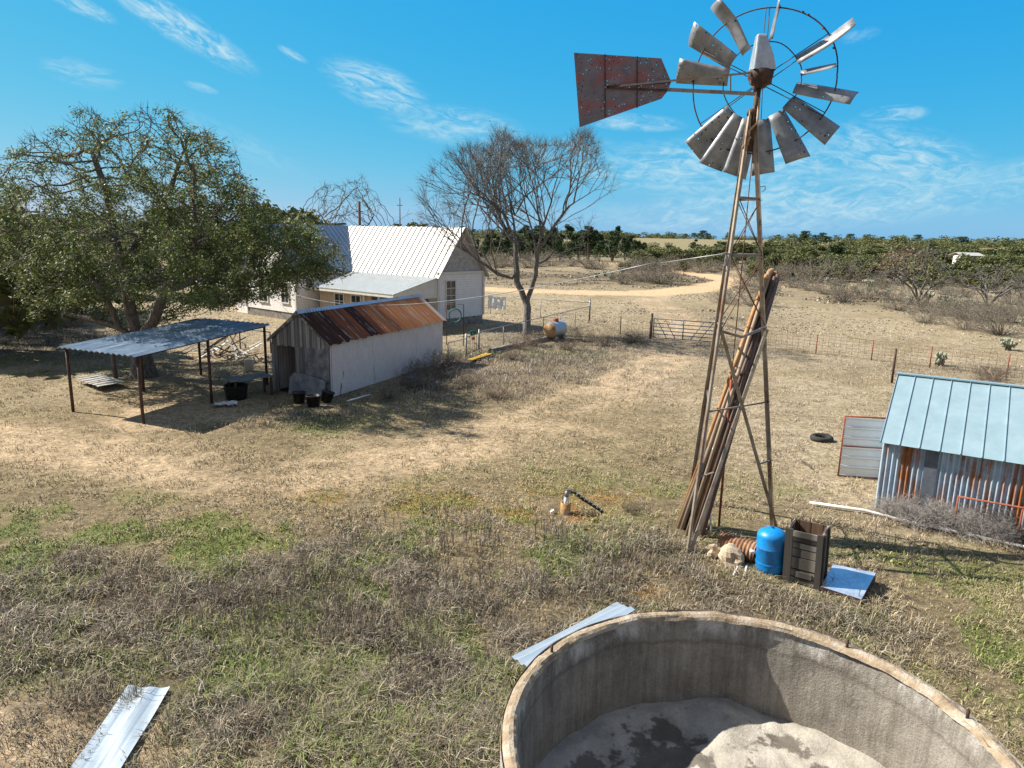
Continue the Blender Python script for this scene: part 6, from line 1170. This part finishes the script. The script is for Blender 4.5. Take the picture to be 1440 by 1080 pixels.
# ------------------------------------------------------------------ sky, sun, camera
def world():
    w = bpy.data.worlds.new('World'); sc.world = w; w.use_nodes = True; nt = w.node_tree; nt.nodes.clear(); out = N(nt, 'ShaderNodeOutputWorld'); bg = N(nt, 'ShaderNodeBackground'); nt.links.new(bg.outputs[0], out.inputs[0])
    sky = N(nt, 'ShaderNodeTexSky'); sky.sky_type = 'NISHITA'; sky.sun_disc = False; sky.sun_elevation = SUN_EL; sky.sun_rotation = math.atan2(TO_SUN[0], TO_SUN[1]); sky.air_density = 1.0; sky.dust_density = .3; sky.ozone_density = 1.5
    sp = N(nt, 'ShaderNodeSeparateColor'); nt.links.new(sky.outputs[0], sp.inputs[0]); cb = N(nt, 'ShaderNodeCombineColor')
    for i, (a, p) in enumerate(SKY_CURVE): nt.links.new(math_(nt, 'MULTIPLY', math_(nt, 'POWER', sp.outputs[i], p), a), cb.inputs[i])
    tint = cb.outputs[0]; v = coord(nt, 'Generated')
    nrm = N(nt, 'ShaderNodeVectorMath', operation='NORMALIZE'); nt.links.new(v, nrm.inputs[0]); v = nrm.outputs[0]; tot = None
    def dot(vec, c):
        n = N(nt, 'ShaderNodeVectorMath', operation='DOT_PRODUCT'); nt.links.new(vec, n.inputs[0]); n.inputs[1].default_value = tuple(c); return n.outputs['Value']
    for k, (px, py, L, W, ang, st) in enumerate([(255, 38, 125, 26, 24, 1.1), (110, 6, 60, 14, 14, .8), (530, 122, 85, 34, 14, 1.0), (640, 176, 110, 30, 4, .7), (115, 103, 60, 22, 0, .45), (283, 123, 26, 7, 8, .8), (1010, 235, 260, 46, 4, .85), (1255, 225, 150, 55, 22, .9), (1150, 285, 420, 44, 0, .85), (1258, 160, 50, 14, 8, .8), (890, 172, 80, 14, 6, .8), (1210, 50, 30, 12, 0, .4), (412, 77, 26, 7, 22, .8), (1420, 245, 120, 24, 0, .5), (760, 215, 120, 20, -4, .5), (720, 300, 700, 18, 0, .25), (330, 200, 120, 22, 20, .25)]):
        c = unit(ray(px, py)); t = R_(ang); a = unit(ray(px+L*math.cos(t), py+L*math.sin(t)))-c; b = unit(ray(px-W*math.sin(t), py+W*math.cos(t)))-c
        off = N(nt, 'ShaderNodeVectorMath', operation='SUBTRACT'); nt.links.new(v, off.inputs[0]); off.inputs[1].default_value = tuple(c); da = dot(off.outputs[0], a/(a@a)); db = dot(off.outputs[0], b/(b@b))
        cmb = N(nt, 'ShaderNodeCombineXYZ'); nt.links.new(math_(nt, 'MULTIPLY', da, L/42), cmb.inputs[0]); nt.links.new(math_(nt, 'MULTIPLY', db, W/13), cmb.inputs[1]); cmb.inputs[2].default_value = k*3.7
        nz = N(nt, 'ShaderNodeTexNoise'); nz.inputs['Scale'].default_value = 1.0; nz.inputs['Detail'].default_value = 9; nz.inputs['Roughness'].default_value = .68; nz.inputs['Distortion'].default_value = .9; nt.links.new(cmb.outputs[0], nz.inputs['Vector'])
        r2 = math_(nt, 'ADD', math_(nt, 'MULTIPLY', da, da), math_(nt, 'MULTIPLY', db, db)); fall = math_(nt, 'SUBTRACT', 1.0, step_(nt, r2, .0, 1.15)); front = math_(nt, 'GREATER_THAN', dot(v, c), 0.0)
        m = math_(nt, 'MULTIPLY', math_(nt, 'MULTIPLY', step_(nt, nz.outputs['Fac'], .34, .74), fall), math_(nt, 'MULTIPLY', front, st)); tot = m if tot is None else math_(nt, 'MAXIMUM', tot, m)
    sv = N(nt, 'ShaderNodeSeparateXYZ'); nt.links.new(v, sv.inputs[0]); hv = noise(nt, v, 2.2, 7, .6)     # unseen cloud layer added overhead and behind, neutralising skylight in the shadows
    fill_veil = math_(nt, 'MULTIPLY', math_(nt, 'MAXIMUM', step_(nt, sv.outputs[2], .50, .80), step_(nt, math_(nt, 'MULTIPLY', sv.outputs[1], -1.0), -.35, .25)), step_(nt, hv, .2, .55))
    tint = mix(nt, fill_veil, tint, FILL_VEIL)
    colr = mix(nt, math_(nt, 'MULTIPLY', tot, .95, True), tint, CLOUD); nt.links.new(colr, bg.inputs[0]); bg.inputs[1].default_value = SKY_STR
SKY_CURVE = ((.042, 1.8), (1.03, .47), (3.25, .06)); CLOUD = (2.6, 3.6, 4.0); FILL_VEIL = (1.25, 1.4, 1.75); SKY_STR = .125
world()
sd = bpy.data.lights.new('sun', 'SUN'); sd.energy = 5.0; sd.angle = R_(.55); sd.color = (1.0, .93, .82); so = bpy.data.objects.new('sun', sd); COL.objects.link(so)
import mathutils
so.rotation_euler = mathutils.Vector(tuple(TO_SUN)).to_track_quat('Z', 'Y').to_euler(); so.location = (-30, 10, 40)
cd = bpy.data.cameras.new('camera'); cd.sensor_width = 36; cd.lens = 36*FPX/1440; cd.clip_end = 9000; cd.clip_start = .05; co = bpy.data.objects.new('camera', cd); COL.objects.link(co)
fw = unit(ray(720, 540)); upv = unit(ray(720, 539)-ray(720, 541)); upv = unit(upv-fw*(upv@fw)); rt = np.cross(fw, upv)
co.matrix_world = mathutils.Matrix(((rt[0], upv[0], -fw[0], 0), (rt[1], upv[1], -fw[1], 0), (rt[2], upv[2], -fw[2], HC), (0, 0, 0, 1))); sc.camera = co
sc.view_settings.view_transform = 'Standard'; sc.view_settings.look = 'None'; sc.view_settings.exposure = 0.85; sc.view_settings.gamma = 1.0
sc.cycles.max_bounces = 5; sc.cycles.diffuse_bounces = 2; sc.cycles.glossy_bounces = 2; sc.cycles.transparent_max_bounces = 12; sc.cycles.transmission_bounces = 2
